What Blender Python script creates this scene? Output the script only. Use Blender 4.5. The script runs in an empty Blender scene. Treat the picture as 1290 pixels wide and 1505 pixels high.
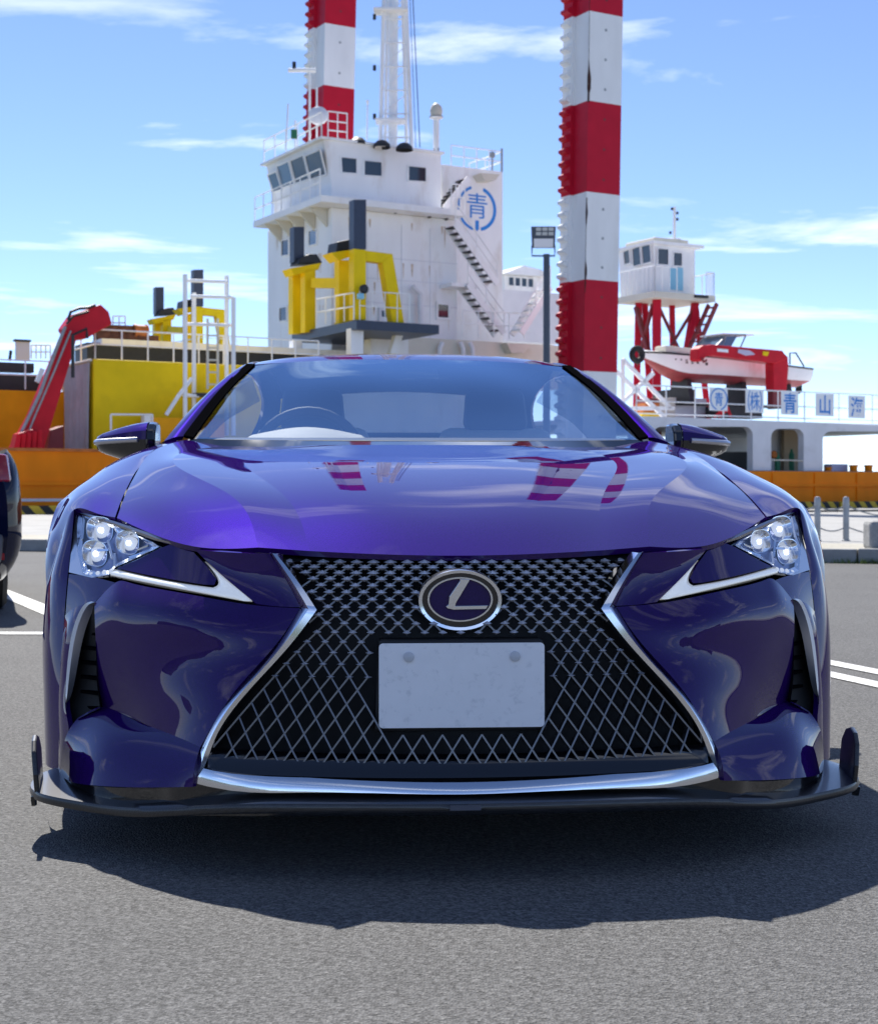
import bpy, bmesh, math, random
import numpy as np
from mathutils import Vector, Matrix
R = math.radians
random.seed(7)
sc = bpy.context.scene
col = sc.collection

# ------------------------------------------------------------------ camera
F_PX, CAM_H, HOR = 2245.0, 0.755, 720.0          # focal length / horizon in photo pixels (1290 x 1505)
cd = bpy.data.cameras.new('camera'); cam = bpy.data.objects.new('camera', cd); col.objects.link(cam)
cam.location = (0, 0, CAM_H); cam.rotation_euler = (R(90), 0, 0)
cd.sensor_fit = 'HORIZONTAL'; cd.sensor_width = 36; cd.lens = 36 * F_PX / 1290
cd.shift_y = -(752.5 - HOR) / 1290
cd.clip_start = 0.05; cd.clip_end = 9000
cd.dof.use_dof = True; cd.dof.focus_distance = 3.15; cd.dof.aperture_fstop = 14
sc.camera = cam

# ------------------------------------------------------------------ sun and sky
SUN_DIR = Vector((-0.26, 0.78, 1.0)).normalized()      # towards the sun: behind the car, a little to the left
SUN_EL = math.asin(SUN_DIR.z); SUN_AZ = math.atan2(SUN_DIR.x, SUN_DIR.y)
sl = bpy.data.lights.new('sun', 'SUN'); sl.energy = 4.0; sl.angle = R(0.53); sl.color = (1, .955, .88)
so = bpy.data.objects.new('sun', sl); col.objects.link(so)
so.rotation_euler = (-SUN_DIR).to_track_quat('-Z', 'Y').to_euler()
wd = bpy.data.worlds.new('World'); sc.world = wd; wd.use_nodes = True
nt = wd.node_tree; N = nt.nodes; LK = nt.links
bg = N['Background']; bg.inputs['Strength'].default_value = 0.114
sky = N.new('ShaderNodeTexSky'); sky.sky_type = 'NISHITA'; sky.sun_disc = False
sky.sun_elevation = SUN_EL; sky.sun_rotation = SUN_AZ
sky.air_density = 0.56; sky.dust_density = 0.0; sky.ozone_density = 3.4; sky.altitude = 0
tc = N.new('ShaderNodeTexCoord')
sep = N.new('ShaderNodeSeparateXYZ'); LK.new(tc.outputs['Generated'], sep.inputs[0])
def wmath(op, a, b=None, clamp=False):
    n = N.new('ShaderNodeMath'); n.operation = op; n.use_clamp = clamp
    for i, v in enumerate((a, b)):
        if v is None: continue
        if isinstance(v, (int, float)): n.inputs[i].default_value = v
        else: LK.new(v, n.inputs[i])
    return n.outputs[0]
zz = wmath('MAXIMUM', sep.outputs['Z'], 0.0); den = wmath('ADD', zz, 0.12)
cx = wmath('DIVIDE', sep.outputs['X'], den); cy = wmath('DIVIDE', sep.outputs['Y'], den)
cmb = N.new('ShaderNodeCombineXYZ'); LK.new(cx, cmb.inputs[0]); LK.new(cy, cmb.inputs[1])
mp = N.new('ShaderNodeMapping'); mp.inputs['Location'].default_value = (1.9, 3.1, 0); mp.inputs['Scale'].default_value = (0.62, 1.25, 1)
LK.new(cmb.outputs[0], mp.inputs['Vector'])
ns = N.new('ShaderNodeTexNoise'); ns.inputs['Scale'].default_value = 1.5; ns.inputs['Detail'].default_value = 9
ns.inputs['Roughness'].default_value = 0.58; ns.inputs['Distortion'].default_value = 0.5
LK.new(mp.outputs[0], ns.inputs['Vector'])
cr = N.new('ShaderNodeValToRGB'); cr.color_ramp.elements[0].position = 0.545; cr.color_ramp.elements[1].position = 0.75
cr.color_ramp.elements[0].color = (0, 0, 0, 1); cr.color_ramp.elements[1].color = (1, 1, 1, 1)
LK.new(ns.outputs['Fac'], cr.inputs[0])
fade = wmath('MULTIPLY', cr.outputs[0], 0.9)
mx = N.new('ShaderNodeMix'); mx.data_type = 'RGBA'
hs = N.new('ShaderNodeMix'); hs.data_type = 'RGBA'; hs.blend_type = 'MULTIPLY'; hs.inputs['Factor'].default_value = 1; LK.new(sky.outputs[0], hs.inputs['A']); hs.inputs['B'].default_value = (1, .955, 1, 1)
LK.new(fade, mx.inputs['Factor']); LK.new(hs.outputs['Result'], mx.inputs['A']); mx.inputs['B'].default_value = (7.6, 7.9, 8.4, 1)
LK.new(mx.outputs['Result'], bg.inputs['Color'])
sc.view_settings.view_transform = 'Standard'; sc.view_settings.look = 'None'
sc.view_settings.gamma = 1.0; sc.view_settings.use_curve_mapping = False
sc.view_settings.exposure = 0.90
try:
    sc.cycles.max_bounces = 10; sc.cycles.transparent_max_bounces = 12; sc.cycles.caustics_reflective = False; sc.cycles.caustics_refractive = False
    sc.cycles.use_denoising = True
except Exception: pass

# ------------------------------------------------------------------ materials
MAT = {}
def mat(name, color, rough=.5, metal=0., coat=0., var=.0, vscale=6., bump=0., bscale=60., spec=.5, trans=0., dirt=None, dscale=1.5, emit=0., stretch=None):
    """procedural Principled material: base colour broken up by noise, optional fine relief and stains"""
    if name in MAT: return MAT[name]
    m = bpy.data.materials.new(name); m.use_nodes = True; t = m.node_tree; n = t.nodes; l = t.links
    b = n['Principled BSDF']; c = (*color, 1)
    b.inputs['Base Color'].default_value = c; b.inputs['Roughness'].default_value = rough; b.inputs['Metallic'].default_value = metal
    b.inputs['Specular IOR Level'].default_value = spec
    b.inputs['Coat Weight'].default_value = coat; b.inputs['Coat Roughness'].default_value = .02
    b.inputs['Transmission Weight'].default_value = trans
    if emit:
        b.inputs['Emission Color'].default_value = c; b.inputs['Emission Strength'].default_value = emit
    co = n.new('ShaderNodeTexCoord'); vec = co.outputs['Object']
    if stretch:
        q = n.new('ShaderNodeMapping'); q.inputs['Scale'].default_value = stretch; l.new(vec, q.inputs[0]); vec = q.outputs[0]
    last = None
    if var:
        x = n.new('ShaderNodeTexNoise'); x.inputs['Scale'].default_value = vscale; x.inputs['Detail'].default_value = 6; l.new(vec, x.inputs['Vector'])
        mm = n.new('ShaderNodeMapRange'); mm.inputs['From Min'].default_value = .3; mm.inputs['From Max'].default_value = .7
        mm.inputs['To Min'].default_value = 1 - var; mm.inputs['To Max'].default_value = 1 + var; l.new(x.outputs['Fac'], mm.inputs[0])
        h = n.new('ShaderNodeMix'); h.data_type = 'RGBA'; h.blend_type = 'MULTIPLY'; h.inputs['Factor'].default_value = 1
        h.inputs['A'].default_value = c; l.new(mm.outputs[0], h.inputs['B']); last = h.outputs['Result']
    if dirt:
        x = n.new('ShaderNodeTexNoise'); x.inputs['Scale'].default_value = dscale; x.inputs['Detail'].default_value = 8; x.inputs['Roughness'].default_value = .65
        l.new(vec, x.inputs['Vector'])
        r = n.new('ShaderNodeValToRGB'); r.color_ramp.elements[0].position = .56; r.color_ramp.elements[1].position = .78
        r.color_ramp.elements[1].color = (dirt[3],) * 3 + (1,); l.new(x.outputs['Fac'], r.inputs[0])
        h = n.new('ShaderNodeMix'); h.data_type = 'RGBA'; l.new(r.outputs[0], h.inputs['Factor'])
        if last: l.new(last, h.inputs['A'])
        else: h.inputs['A'].default_value = c
        h.inputs['B'].default_value = (*dirt[:3], 1); last = h.outputs['Result']
    if last: l.new(last, b.inputs['Base Color'])
    if bump:
        x = n.new('ShaderNodeTexNoise'); x.inputs['Scale'].default_value = bscale; x.inputs['Detail'].default_value = 5; l.new(vec, x.inputs['Vector'])
        u = n.new('ShaderNodeBump'); u.inputs['Strength'].default_value = bump; u.inputs['Distance'].default_value = .01
        l.new(x.outputs['Fac'], u.inputs['Height']); l.new(u.outputs[0], b.inputs['Normal'])
    MAT[name] = m; return m

def glass_mat(name, tint, ior=1.5, rough=0., boost=1.0, sheen=(1, 1, 1)):
    """thin pane: Fresnel mix of mirror and tinted see-through"""
    m = bpy.data.materials.new(name); m.use_nodes = True; t = m.node_tree; n = t.nodes; l = t.links
    n.clear(); o = n.new('ShaderNodeOutputMaterial'); f = n.new('ShaderNodeFresnel'); ge = n.new('ShaderNodeNewGeometry'); io = n.new('ShaderNodeMapRange')
    io.inputs['To Min'].default_value = ior; io.inputs['To Max'].default_value = 1 / ior; l.new(ge.outputs['Backfacing'], io.inputs[0]); l.new(io.outputs[0], f.inputs['IOR'])   # same mirror share from both sides of the thin pane
    g = n.new('ShaderNodeBsdfGlossy'); g.inputs['Roughness'].default_value = rough; g.inputs['Color'].default_value = (*sheen, 1)
    tr = n.new('ShaderNodeBsdfTransparent'); tr.inputs[0].default_value = (*tint, 1)
    k = n.new('ShaderNodeMath'); k.operation = 'MULTIPLY'; k.use_clamp = True; k.inputs[1].default_value = boost; l.new(f.outputs[0], k.inputs[0])
    x = n.new('ShaderNodeMixShader'); l.new(k.outputs[0], x.inputs[0]); l.new(tr.outputs[0], x.inputs[1]); l.new(g.outputs[0], x.inputs[2])
    l.new(x.outputs[0], o.inputs[0]); MAT[name] = m; return m

def ground_mat(name, base, specks, scale, var=.12, cracks=False, patch=None):
    """asphalt / concrete: aggregate specks, blotches, fine relief"""
    m = bpy.data.materials.new(name); m.use_nodes = True; t = m.node_tree; n = t.nodes; l = t.links; b = n['Principled BSDF']
    co = n.new('ShaderNodeTexCoord'); vec = co.outputs['Object']
    v = n.new('ShaderNodeTexVoronoi'); v.inputs['Scale'].default_value = scale; l.new(vec, v.inputs['Vector'])
    wn = n.new('ShaderNodeSeparateColor'); l.new(v.outputs['Color'], wn.inputs[0])
    mr = n.new('ShaderNodeMapRange'); mr.inputs['To Min'].default_value = 1 - specks; mr.inputs['To Max'].default_value = 1 + specks; l.new(wn.outputs[0], mr.inputs[0])
    x = n.new('ShaderNodeTexNoise'); x.inputs['Scale'].default_value = .9; x.inputs['Detail'].default_value = 8; x.inputs['Roughness'].default_value = .6; l.new(vec, x.inputs['Vector'])
    mm = n.new('ShaderNodeMapRange'); mm.inputs['From Min'].default_value = .3; mm.inputs['From Max'].default_value = .7
    mm.inputs['To Min'].default_value = 1 - var; mm.inputs['To Max'].default_value = 1 + var; l.new(x.outputs['Fac'], mm.inputs[0])
    x2 = n.new('ShaderNodeTexNoise'); x2.inputs['Scale'].default_value = scale * .35; x2.inputs['Detail'].default_value = 4; l.new(vec, x2.inputs['Vector'])
    m3 = n.new('ShaderNodeMapRange'); m3.inputs['From Min'].default_value = .3; m3.inputs['From Max'].default_value = .7
    m3.inputs['To Min'].default_value = 1 - specks * .6; m3.inputs['To Max'].default_value = 1 + specks * .6; l.new(x2.outputs['Fac'], m3.inputs[0])
    k = n.new('ShaderNodeMath'); k.operation = 'MULTIPLY'; l.new(mr.outputs[0], k.inputs[0]); l.new(mm.outputs[0], k.inputs[1])
    k2 = n.new('ShaderNodeMath'); k2.operation = 'MULTIPLY'; l.new(k.outputs[0], k2.inputs[0]); l.new(m3.outputs[0], k2.inputs[1])
    h = n.new('ShaderNodeMix'); h.data_type = 'RGBA'; h.blend_type = 'MULTIPLY'; h.inputs['Factor'].default_value = 1
    h.inputs['A'].default_value = (*base, 1); l.new(k2.outputs[0], h.inputs['B']); l.new(h.outputs['Result'], b.inputs['Base Color'])
    b.inputs['Roughness'].default_value = .82; b.inputs['Specular IOR Level'].default_value = .35
    u = n.new('ShaderNodeBump'); u.inputs['Strength'].default_value = .55; u.inputs['Distance'].default_value = .006
    l.new(v.outputs['Distance'], u.inputs['Height']); l.new(u.outputs[0], b.inputs['Normal'])
    MAT[name] = m; return m

def paint_mat(name, color, metal=.55, rough=.36):
    """metallic car paint: flake sparkle under a clear coat"""
    m = bpy.data.materials.new(name); m.use_nodes = True; t = m.node_tree; n = t.nodes; l = t.links; b = n['Principled BSDF']
    b.inputs['Base Color'].default_value = (*color, 1); b.inputs['Metallic'].default_value = metal; b.inputs['Roughness'].default_value = rough
    b.inputs['Specular IOR Level'].default_value = 0.; b.inputs['Specular Tint'].default_value = (.44, .26, 1, 1); b.inputs['Coat Weight'].default_value = 1.0; b.inputs['Coat Roughness'].default_value = .012; b.inputs['Coat IOR'].default_value = 1.42
    co = n.new('ShaderNodeTexCoord'); v = n.new('ShaderNodeTexVoronoi'); v.inputs['Scale'].default_value = 900; l.new(co.outputs['Object'], v.inputs['Vector'])
    mr = n.new('ShaderNodeMapRange'); mr.inputs['To Min'].default_value = .8; mr.inputs['To Max'].default_value = 1.25
    s = n.new('ShaderNodeSeparateColor'); l.new(v.outputs['Color'], s.inputs[0]); l.new(s.outputs[0], mr.inputs[0])
    h = n.new('ShaderNodeMix'); h.data_type = 'RGBA'; h.blend_type = 'MULTIPLY'; h.inputs['Factor'].default_value = 1
    h.inputs['A'].default_value = (*color, 1); l.new(mr.outputs[0], h.inputs['B']); l.new(h.outputs['Result'], b.inputs['Base Color'])
    MAT[name] = m; return m

def stripe_mat(name, c1, c2, pitch, axis):
    """slanted two colour hazard paint"""
    m = bpy.data.materials.new(name); m.use_nodes = True; t = m.node_tree; n = t.nodes; l = t.links; b = n['Principled BSDF']
    co = n.new('ShaderNodeTexCoord'); d = n.new('ShaderNodeVectorMath'); d.operation = 'DOT_PRODUCT'; d.inputs[1].default_value = axis; l.new(co.outputs['Object'], d.inputs[0])
    a = n.new('ShaderNodeMath'); a.operation = 'DIVIDE'; a.inputs[1].default_value = pitch; l.new(d.outputs['Value'], a.inputs[0])
    f = n.new('ShaderNodeMath'); f.operation = 'FRACT'; l.new(a.outputs[0], f.inputs[0])
    g = n.new('ShaderNodeMath'); g.operation = 'GREATER_THAN'; g.inputs[1].default_value = .5; l.new(f.outputs[0], g.inputs[0])
    h = n.new('ShaderNodeMix'); h.data_type = 'RGBA'; l.new(g.outputs[0], h.inputs['Factor']); h.inputs['A'].default_value = (*c1, 1); h.inputs['B'].default_value = (*c2, 1)
    l.new(h.outputs['Result'], b.inputs['Base Color']); b.inputs['Roughness'].default_value = .6; MAT[name] = m; return m

def carbon_mat(name):
    m = bpy.data.materials.new(name); m.use_nodes = True; t = m.node_tree; n = t.nodes; l = t.links; b = n['Principled BSDF']
    co = n.new('ShaderNodeTexCoord'); c = n.new('ShaderNodeTexChecker'); c.inputs['Scale'].default_value = 260
    q = n.new('ShaderNodeMapping'); q.inputs['Rotation'].default_value = (0, 0, R(45)); l.new(co.outputs['Object'], q.inputs[0]); l.new(q.outputs[0], c.inputs['Vector'])
    c.inputs['Color1'].default_value = (.006, .006, .007, 1); c.inputs['Color2'].default_value = (.020, .020, .023, 1)
    l.new(c.outputs['Color'], b.inputs['Base Color']); b.inputs['Roughness'].default_value = .4; b.inputs['Coat Weight'].default_value = .55; b.inputs['Coat Roughness'].default_value = .08
    MAT[name] = m; return m

# ------------------------------------------------------------------ object helpers
ORG = {}
def tag(o, label=None, cat=None, group=None, kind=None):
    if label: o['label'] = label
    if cat: o['category'] = cat
    if group: o['group'] = group
    if kind: o['kind'] = kind
    return o
def empty(name, loc, label, cat, group=None, rz=0.):
    o = bpy.data.objects.new(name, None); col.objects.link(o); o.location = loc; o.rotation_euler = (0, 0, rz); o.empty_display_size = .2
    ORG[o.as_pointer()] = Vector(loc) if rz == 0 else Vector((0, 0, 0))
    return tag(o, label, cat, group)
def link(name, me, material, parent=None, origin=Vector((0, 0, 0))):
    o = bpy.data.objects.new(name, me); col.objects.link(o)
    if material is not None: me.materials.append(MAT[material] if isinstance(material, str) else material)
    if parent is not None: o.parent = parent
    ORG[o.as_pointer()] = origin
    return o
def V(*a): return Vector(a)
class MB:
    """collects shapes and builds them as one mesh"""
    def __init__(s): s.v = []; s.f = []
    def add(s, vs, fs):
        k = len(s.v); s.v += [Vector(p) for p in vs]; s.f += [tuple(i + k for i in f) for f in fs]; return s
    def slab(s, poly, ext):
        n = len(poly); ext = Vector(ext); a = [Vector(p) for p in poly]
        return s.add(a + [p + ext for p in a], [tuple(range(n))[::-1], tuple(range(n, 2 * n))] + [(i, (i + 1) % n, n + (i + 1) % n, n + i) for i in range(n)])
    def box(s, x0, x1, y0, y1, z0, z1):
        return s.slab([(x0, y0, z0), (x1, y0, z0), (x1, y1, z0), (x0, y1, z0)], (0, 0, z1 - z0))
    def beam(s, a, b, w, h=None, up=(0, 0, 1)):
        a = Vector(a); b = Vector(b); h = h or w; d = (b - a).normalized(); u = Vector(up)
        if abs(d.dot(u)) > .98: u = Vector((1, 0, 0))
        p = d.cross(u).normalized() * w / 2; q = p.cross(d).normalized() * h / 2
        return s.slab([a - p - q, a + p - q, a + p + q, a - p + q], b - a)
    def tube(s, pts, r, n=8, closed=False, cap=True, rs=None):
        pts = [Vector(p) for p in pts]; m = len(pts); rings = []; ref = None
        for i, p in enumerate(pts):
            if closed: d = pts[(i + 1) % m] - pts[i - 1]
            else: d = pts[min(i + 1, m - 1)] - pts[max(i - 1, 0)]
            d.normalize()
            if ref is None: ref = Vector((0, 0, 1)) if abs(d.z) < .9 else Vector((1, 0, 0))
            x = d.cross(ref).normalized(); y = x.cross(d).normalized(); ref = y
            rr = rs[i] if rs else r
            rings.append([p + (x * math.cos(2 * math.pi * k / n) + y * math.sin(2 * math.pi * k / n)) * rr for k in range(n)])
        k0 = len(s.v); s.v += [q for g in rings for q in g]
        for i in range(m if closed else m - 1):
            a = k0 + i * n; b = k0 + ((i + 1) % m) * n
            for k in range(n): s.f.append((a + k, a + (k + 1) % n, b + (k + 1) % n, b + k))
        if cap and not closed:
            s.f.append(tuple(k0 + k for k in range(n))[::-1]); s.f.append(tuple(k0 + (m - 1) * n + k for k in range(n)))
        return s
    def grid(s, G, flip=False, closed=False):
        nr, nc = len(G), len(G[0]); k = len(s.v); s.v += [Vector(p) for r in G for p in r]
        for i in range(nr - 1):
            for j in range(nc if closed else nc - 1):
                q = (k + i * nc + j, k + i * nc + (j + 1) % nc, k + (i + 1) * nc + (j + 1) % nc, k + (i + 1) * nc + j)
                s.f.append(q[::-1] if flip else q)
        return s
    def lathe(s, c, axis, prof, n=24):
        """prof: (distance along axis, radius)"""
        ax = Vector(axis).normalized(); x = ax.orthogonal().normalized(); y = ax.cross(x); c = Vector(c)
        G = [[c + ax * d + (x * math.cos(2 * math.pi * k / n) + y * math.sin(2 * math.pi * k / n)) * r for k in range(n)] for d, r in prof]
        return s.grid(G, closed=True)
    def mesh(s, name, org=Vector((0, 0, 0)), smooth=False, bevel=0., angle=35):
        me = bpy.data.meshes.new(name); me.from_pydata([tuple(p - org) for p in s.v], [], s.f); me.validate(); me.update()
        bm = bmesh.new(); bm.from_mesh(me); bmesh.ops.recalc_face_normals(bm, faces=bm.faces)
        if bevel:
            es = [e for e in bm.edges if len(e.link_faces) == 2 and e.calc_face_angle(0) > R(30)]
            bmesh.ops.bevel(bm, geom=es, offset=bevel, segments=2, affect='EDGES', profile=.5, clamp_overlap=True)
        if smooth:
            for f in bm.faces: f.smooth = True
            for e in bm.edges:
                if len(e.link_faces) == 2 and e.calc_face_angle(0) > R(angle): e.smooth = False
        bm.to_mesh(me); bm.free(); return me
    def build(s, name, material, parent=None, smooth=False, bevel=0., angle=35):
        org = ORG.get(parent.as_pointer(), Vector((0, 0, 0))) if parent is not None else Vector((0, 0, 0))
        return link(name, s.mesh(name, org, smooth, bevel, angle), material, parent, org)
    def thing(s, name, material, label, cat, loc=None, group=None, kind=None, smooth=False, bevel=0.):
        loc = Vector(loc) if loc is not None else Vector((0, 0, 0))
        o = link(name, s.mesh(name, loc, smooth, bevel), material, None, loc); o.location = loc
        return tag(o, label, cat, group, kind)
def copy_tree(o, parent=None):
    c = o.copy(); col.objects.link(c); c.parent = parent
    for ch in o.children: copy_tree(ch, c)
    return c

# ------------------------------------------------------------------ the place: measured positions
U = Vector((.866, .5, 0)).normalized(); W = Vector((-U.y, U.x, 0)); Z = Vector((0, 0, 1))   # vessel axes: along its side / inboard
SO = Vector((-12.5, 48, 0))
def S(u, w, z): return SO + U * u + W * w + Z * z
def su(px, w):
    k = (px - 645) / F_PX
    return (k * (SO.y + W.y * w) - SO.x - W.x * w) / (U.x - k * U.y)
def sp(px, py, w):
    """point on the vertical plane w metres inboard of the vessel's side"""
    u = su(px, w); p = S(u, w, 0); p.z = CAM_H + (HOR - py) / F_PX * p.y; return p
def at(px, py, d): return Vector(((px - 645) / F_PX * d, d, CAM_H + (HOR - py) / F_PX * d))
def sbox(mb, px0, px1, py0, py1, w, depth):
    """upright block: front face seen at px0..px1, py0 (top, at px0)..py1 (bottom), going inboard by depth"""
    a = sp(px0, py0, w); b = sp(px1, py0, w); z0 = sp(px0, py1, w).z
    b.z = a.z
    return mb.slab([(a.x, a.y, z0), (b.x, b.y, z0), b, a], W * depth)
def tw(px, u):
    k = (px - 645) / F_PX; p = SO + U * u
    return (k * p.y - p.x) / (W.x - k * W.y)
def tp(px, py, u):
    """point on the vertical cross plane u metres along the vessel"""
    p = S(u, tw(px, u), 0); p.z = CAM_H + (HOR - py) / F_PX * p.y; return p

# ------------------------------------------------------------------ palette
ground_mat('asphalt', (.108, .107, .105), .50, 210, var=.10)
ground_mat('apron_concrete', (.36, .355, .34), .12, 45, var=.13)
ground_mat('pavement_concrete', (.40, .375, .31), .14, 60, var=.12)
mat('kerb', (.30, .30, .29), .8, var=.15, bump=.3)
mat('road_paint', (.72, .72, .70), .65, var=.12, vscale=14, dirt=(.25, .25, .25, .7), dscale=9)
mat('water', (.02, .06, .07), .08, bump=.6, bscale=1.2)
mat('orange_hull', (.90, .24, .003), .5, spec=.15, var=.10, vscale=1.2, dirt=(.55, .14, .006, .5), dscale=.9, stretch=(1, 1, .45))
mat('orange_wall', (.85, .36, .006), .5, spec=.15, var=.08, vscale=1.5)
mat('yellow', (.86, .60, .006), .45, spec=.15, var=.06, vscale=1.5, dirt=(.6, .40, .01, .4), dscale=.8)
mat('white_ship', (.90, .90, .90), .45, spec=.15, var=.04, vscale=1.2, dirt=(.50, .40, .30, .55), dscale=.9, stretch=(1, 1, .3))
mat('cream', (.66, .62, .52), .5, var=.05, vscale=1.2, dirt=(.45, .35, .22, .5), dscale=.8)
mat('grey_white', (.74, .74, .77), .5, var=.05, vscale=1.2, dirt=(.4, .38, .36, .4), dscale=.9)
mat('red_tower', (.50, .010, .032), .45, spec=.15, var=.06, vscale=1.5)
mat('red_steel', (.58, .016, .03), .42, spec=.15, var=.10, vscale=2)
mat('dark_red', (.20, .015, .02), .5, var=.15, vscale=2)
mat('navy_steel', (.028, .04, .075), .4, var=.1)
mat('black_steel', (.016, .017, .020), .5, var=.2)
mat('rubber', (.014, .014, .015), .75, bump=.3, bscale=30)
mat('tarp', (.42, .43, .45), .6, spec=.15, var=.1, vscale=3, bump=.3, bscale=8)
mat('rust', (.16, .055, .02), .85, var=.4, vscale=5)
mat('rust_orange', (.50, .14, .02), .6, var=.2, vscale=4)
mat('sign_blue', (.010, .23, .70), .45)
mat('sign_white', (.88, .90, .92), .45)
mat('dark_glass', (.03, .045, .06), .06, spec=.8)
mat('sky_glass', (.10, .17, .25), .05, spec=1.0)
mat('green_paint', (.02, .17, .08), .5)
mat('steel_post', (.33, .34, .34), .45, metal=.6, var=.15)
mat('pole_grey', (.055, .07, .10), .45, var=.1)
mat('lamp_face', (.5, .5, .48), .25)
mat('antifoul', (.36, .05, .06), .55, var=.25, vscale=2)
mat('rust_stain', (.62, .50, .38), .7, var=.3, vscale=6)
mat('hull_stain', (.62, .17, .01), .7, var=.4, vscale=4)
mat('deck_grey', (.20, .22, .21), .75, var=.2, vscale=.8)
mat('woodland', (.045, .06, .03), .9, var=.4, vscale=.5)
mat('grass', (.10, .15, .025), .8, var=.4)
mat('brown_wall', (.42, .32, .20), .6)
mat('lilac_box', (.55, .50, .66), .5)
mat('light_blue', (.25, .55, .72), .45)
stripe_mat('hazard', (.60, .40, .02), (.014, .014, .014), .62, tuple(U + Z * 0.9))

# ------------------------------------------------------------------ ground, quay, water
mb = MB(); mb.slab([S(-500, -1, 0), S(-500, -700, 0), S(700, -700, 0), S(700, -1, 0)], (0, 0, -4)); mb.thing('ground', 'asphalt', None, None, kind='structure')
K = Vector((.9497, -.3132, 0)).normalized(); KN = Vector((-K.y, K.x, 0)); K0 = Vector((-5.2, 18.8, 0))
def KP(t, n, z=0): return K0 + K * t + KN * n + Z * z
mb = MB(); mb.add([KP(-34.5, 2.1, .004), KP(300, 2.1, .004), S(600, -1.0, .004), S(-28, -1.0, .004)], [(0, 1, 2, 3)]); mb.thing('quay_apron', 'apron_concrete', None, None, kind='structure')
mb = MB(); mb.slab([KP(-34, .16, 0), KP(40, .16, 0), KP(40, 2.0, 0), KP(-34, 2.0, 0)], (0, 0, .135)); pav = mb.thing('pavement', 'pavement_concrete', None, None, kind='structure')
me = MB().slab([KP(0, 0, 0), KP(.985, 0, 0), KP(.985, .155, 0), KP(0, .155, 0)], (0, 0, .15)).mesh('kerb_stone', KP(0, 0), bevel=.015)
me.materials.append(MAT['kerb'])
for i in range(-12, 22):
    o = link('kerb_stone', me, None, pav); o.location = KP(i * 1.0, 0) + V(0, 0, random.uniform(-.004, .004))
mb = MB(); mb.add([KP(-34, 2.02, .10), KP(40, 2.02, .10), KP(40, 2.12, .10), KP(-34, 2.12, .10)], [(0, 1, 2, 3)]).slab([KP(-34, 2.0, 0), KP(40, 2.0, 0), KP(40, 2.12, 0), KP(-34, 2.12, 0)], (0, 0, .096)); mb.build('back_kerb', 'kerb', pav)
mb = MB(); mb.add([(-6000, 30, -1.7), (6000, 30, -1.7), (6000, 8000, -1.7), (-6000, 8000, -1.7)], [(0, 1, 2, 3)]); mb.thing('water', 'water', None, None, kind='structure')
mb = MB()      # drain channel across the apron
mb.slab([S(su(700, -9.5), -9.5, .005), S(su(1500, -9.5), -9.5, .005), S(su(1500, -9.5), -9.1, .005), S(su(700, -9.1), -9.1, .005)], (0, 0, .06)); mb.thing('cable_duct', 'black_steel', 'long dark cable duct lying across the quay apron', 'duct', S(20, -9.3, 0))
rh = random.Random(11); hp = []
for i in range(121):
    a = R(180 + 180 * i / 120 - 0); h = 7 + 3 * math.sin(i * .21) + 2.2 * math.sin(i * .57 + 1) + rh.uniform(-.8, .8); d = 120
    hp.append([V(math.cos(a) * d, math.sin(a) * d, -.2), V(math.cos(a) * (d + 8), math.sin(a) * (d + 8), h * .75), V(math.cos(a) * (d + 22), math.sin(a) * (d + 22), h), V(math.cos(a) * (d + 60), math.sin(a) * (d + 60), -.2)])
MB().grid(hp).thing('hills', 'woodland', None, None, kind='structure', smooth=True)
# wheel stop blocks with hazard paint along the quay edge
me = MB().slab([S(0, -1.5, 0), S(2.9, -1.5, 0), S(2.9, -1.1, 0), S(0, -1.1, 0)], (0, 0, .27)).mesh('wheel_stop', S(0, -1.3, 0), bevel=.02); me.materials.append(MAT['hazard'])
ends = [su(p, -1.3) for p in (-10, 110)], [su(p, -1.3) for p in (1150, 1310)]
for side, (u0, u1) in zip(('left', 'right'), ends):
    n = math.ceil((u1 - u0) / 3.0)
    for i in range(n):
        o = link('wheel_stop', me, None); o.location = S(u0 + i * 3.0, -1.3, .006)
        which = ('nearest the purple car' if (i == n - 1) == (side == 'left') and (i in (0, n - 1)) else 'nearest the picture edge' if i in (0, n - 1) else 'number %d from left' % (i + 1))
        tag(o, 'striped wheel stop block on the %s quay edge, %s' % (side, which), 'wheel stop', 'striped wheel stops along the quay edge')
# parking bay lines
def line(name, a, b, w):
    a = Vector(a); b = Vector(b); d = (b - a).normalized(); p = Vector((-d.y, d.x, 0)) * w / 2
    m = MB(); m.add([a - p, b - p, b + p, a + p], [(0, 1, 2, 3)]); return m.thing(name, 'road_paint', None, None, kind='structure')
def gp(px, py, z=.004): d = (CAM_H - z) * F_PX / (py - HOR); return Vector(((px - 645) / F_PX * d, d, z))
pd = (gp(60, 893) - gp(0, 868)).normalized()
line('parking_line', gp(-90, 832), gp(118, 917), .15)
line('parking_line', gp(-120, 930), gp(200, 931), .13)
line('parking_line', gp(1060, 942), gp(1400, 1009), .10)
line('parking_line', gp(1060, 956), gp(1400, 1030), .10)
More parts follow.
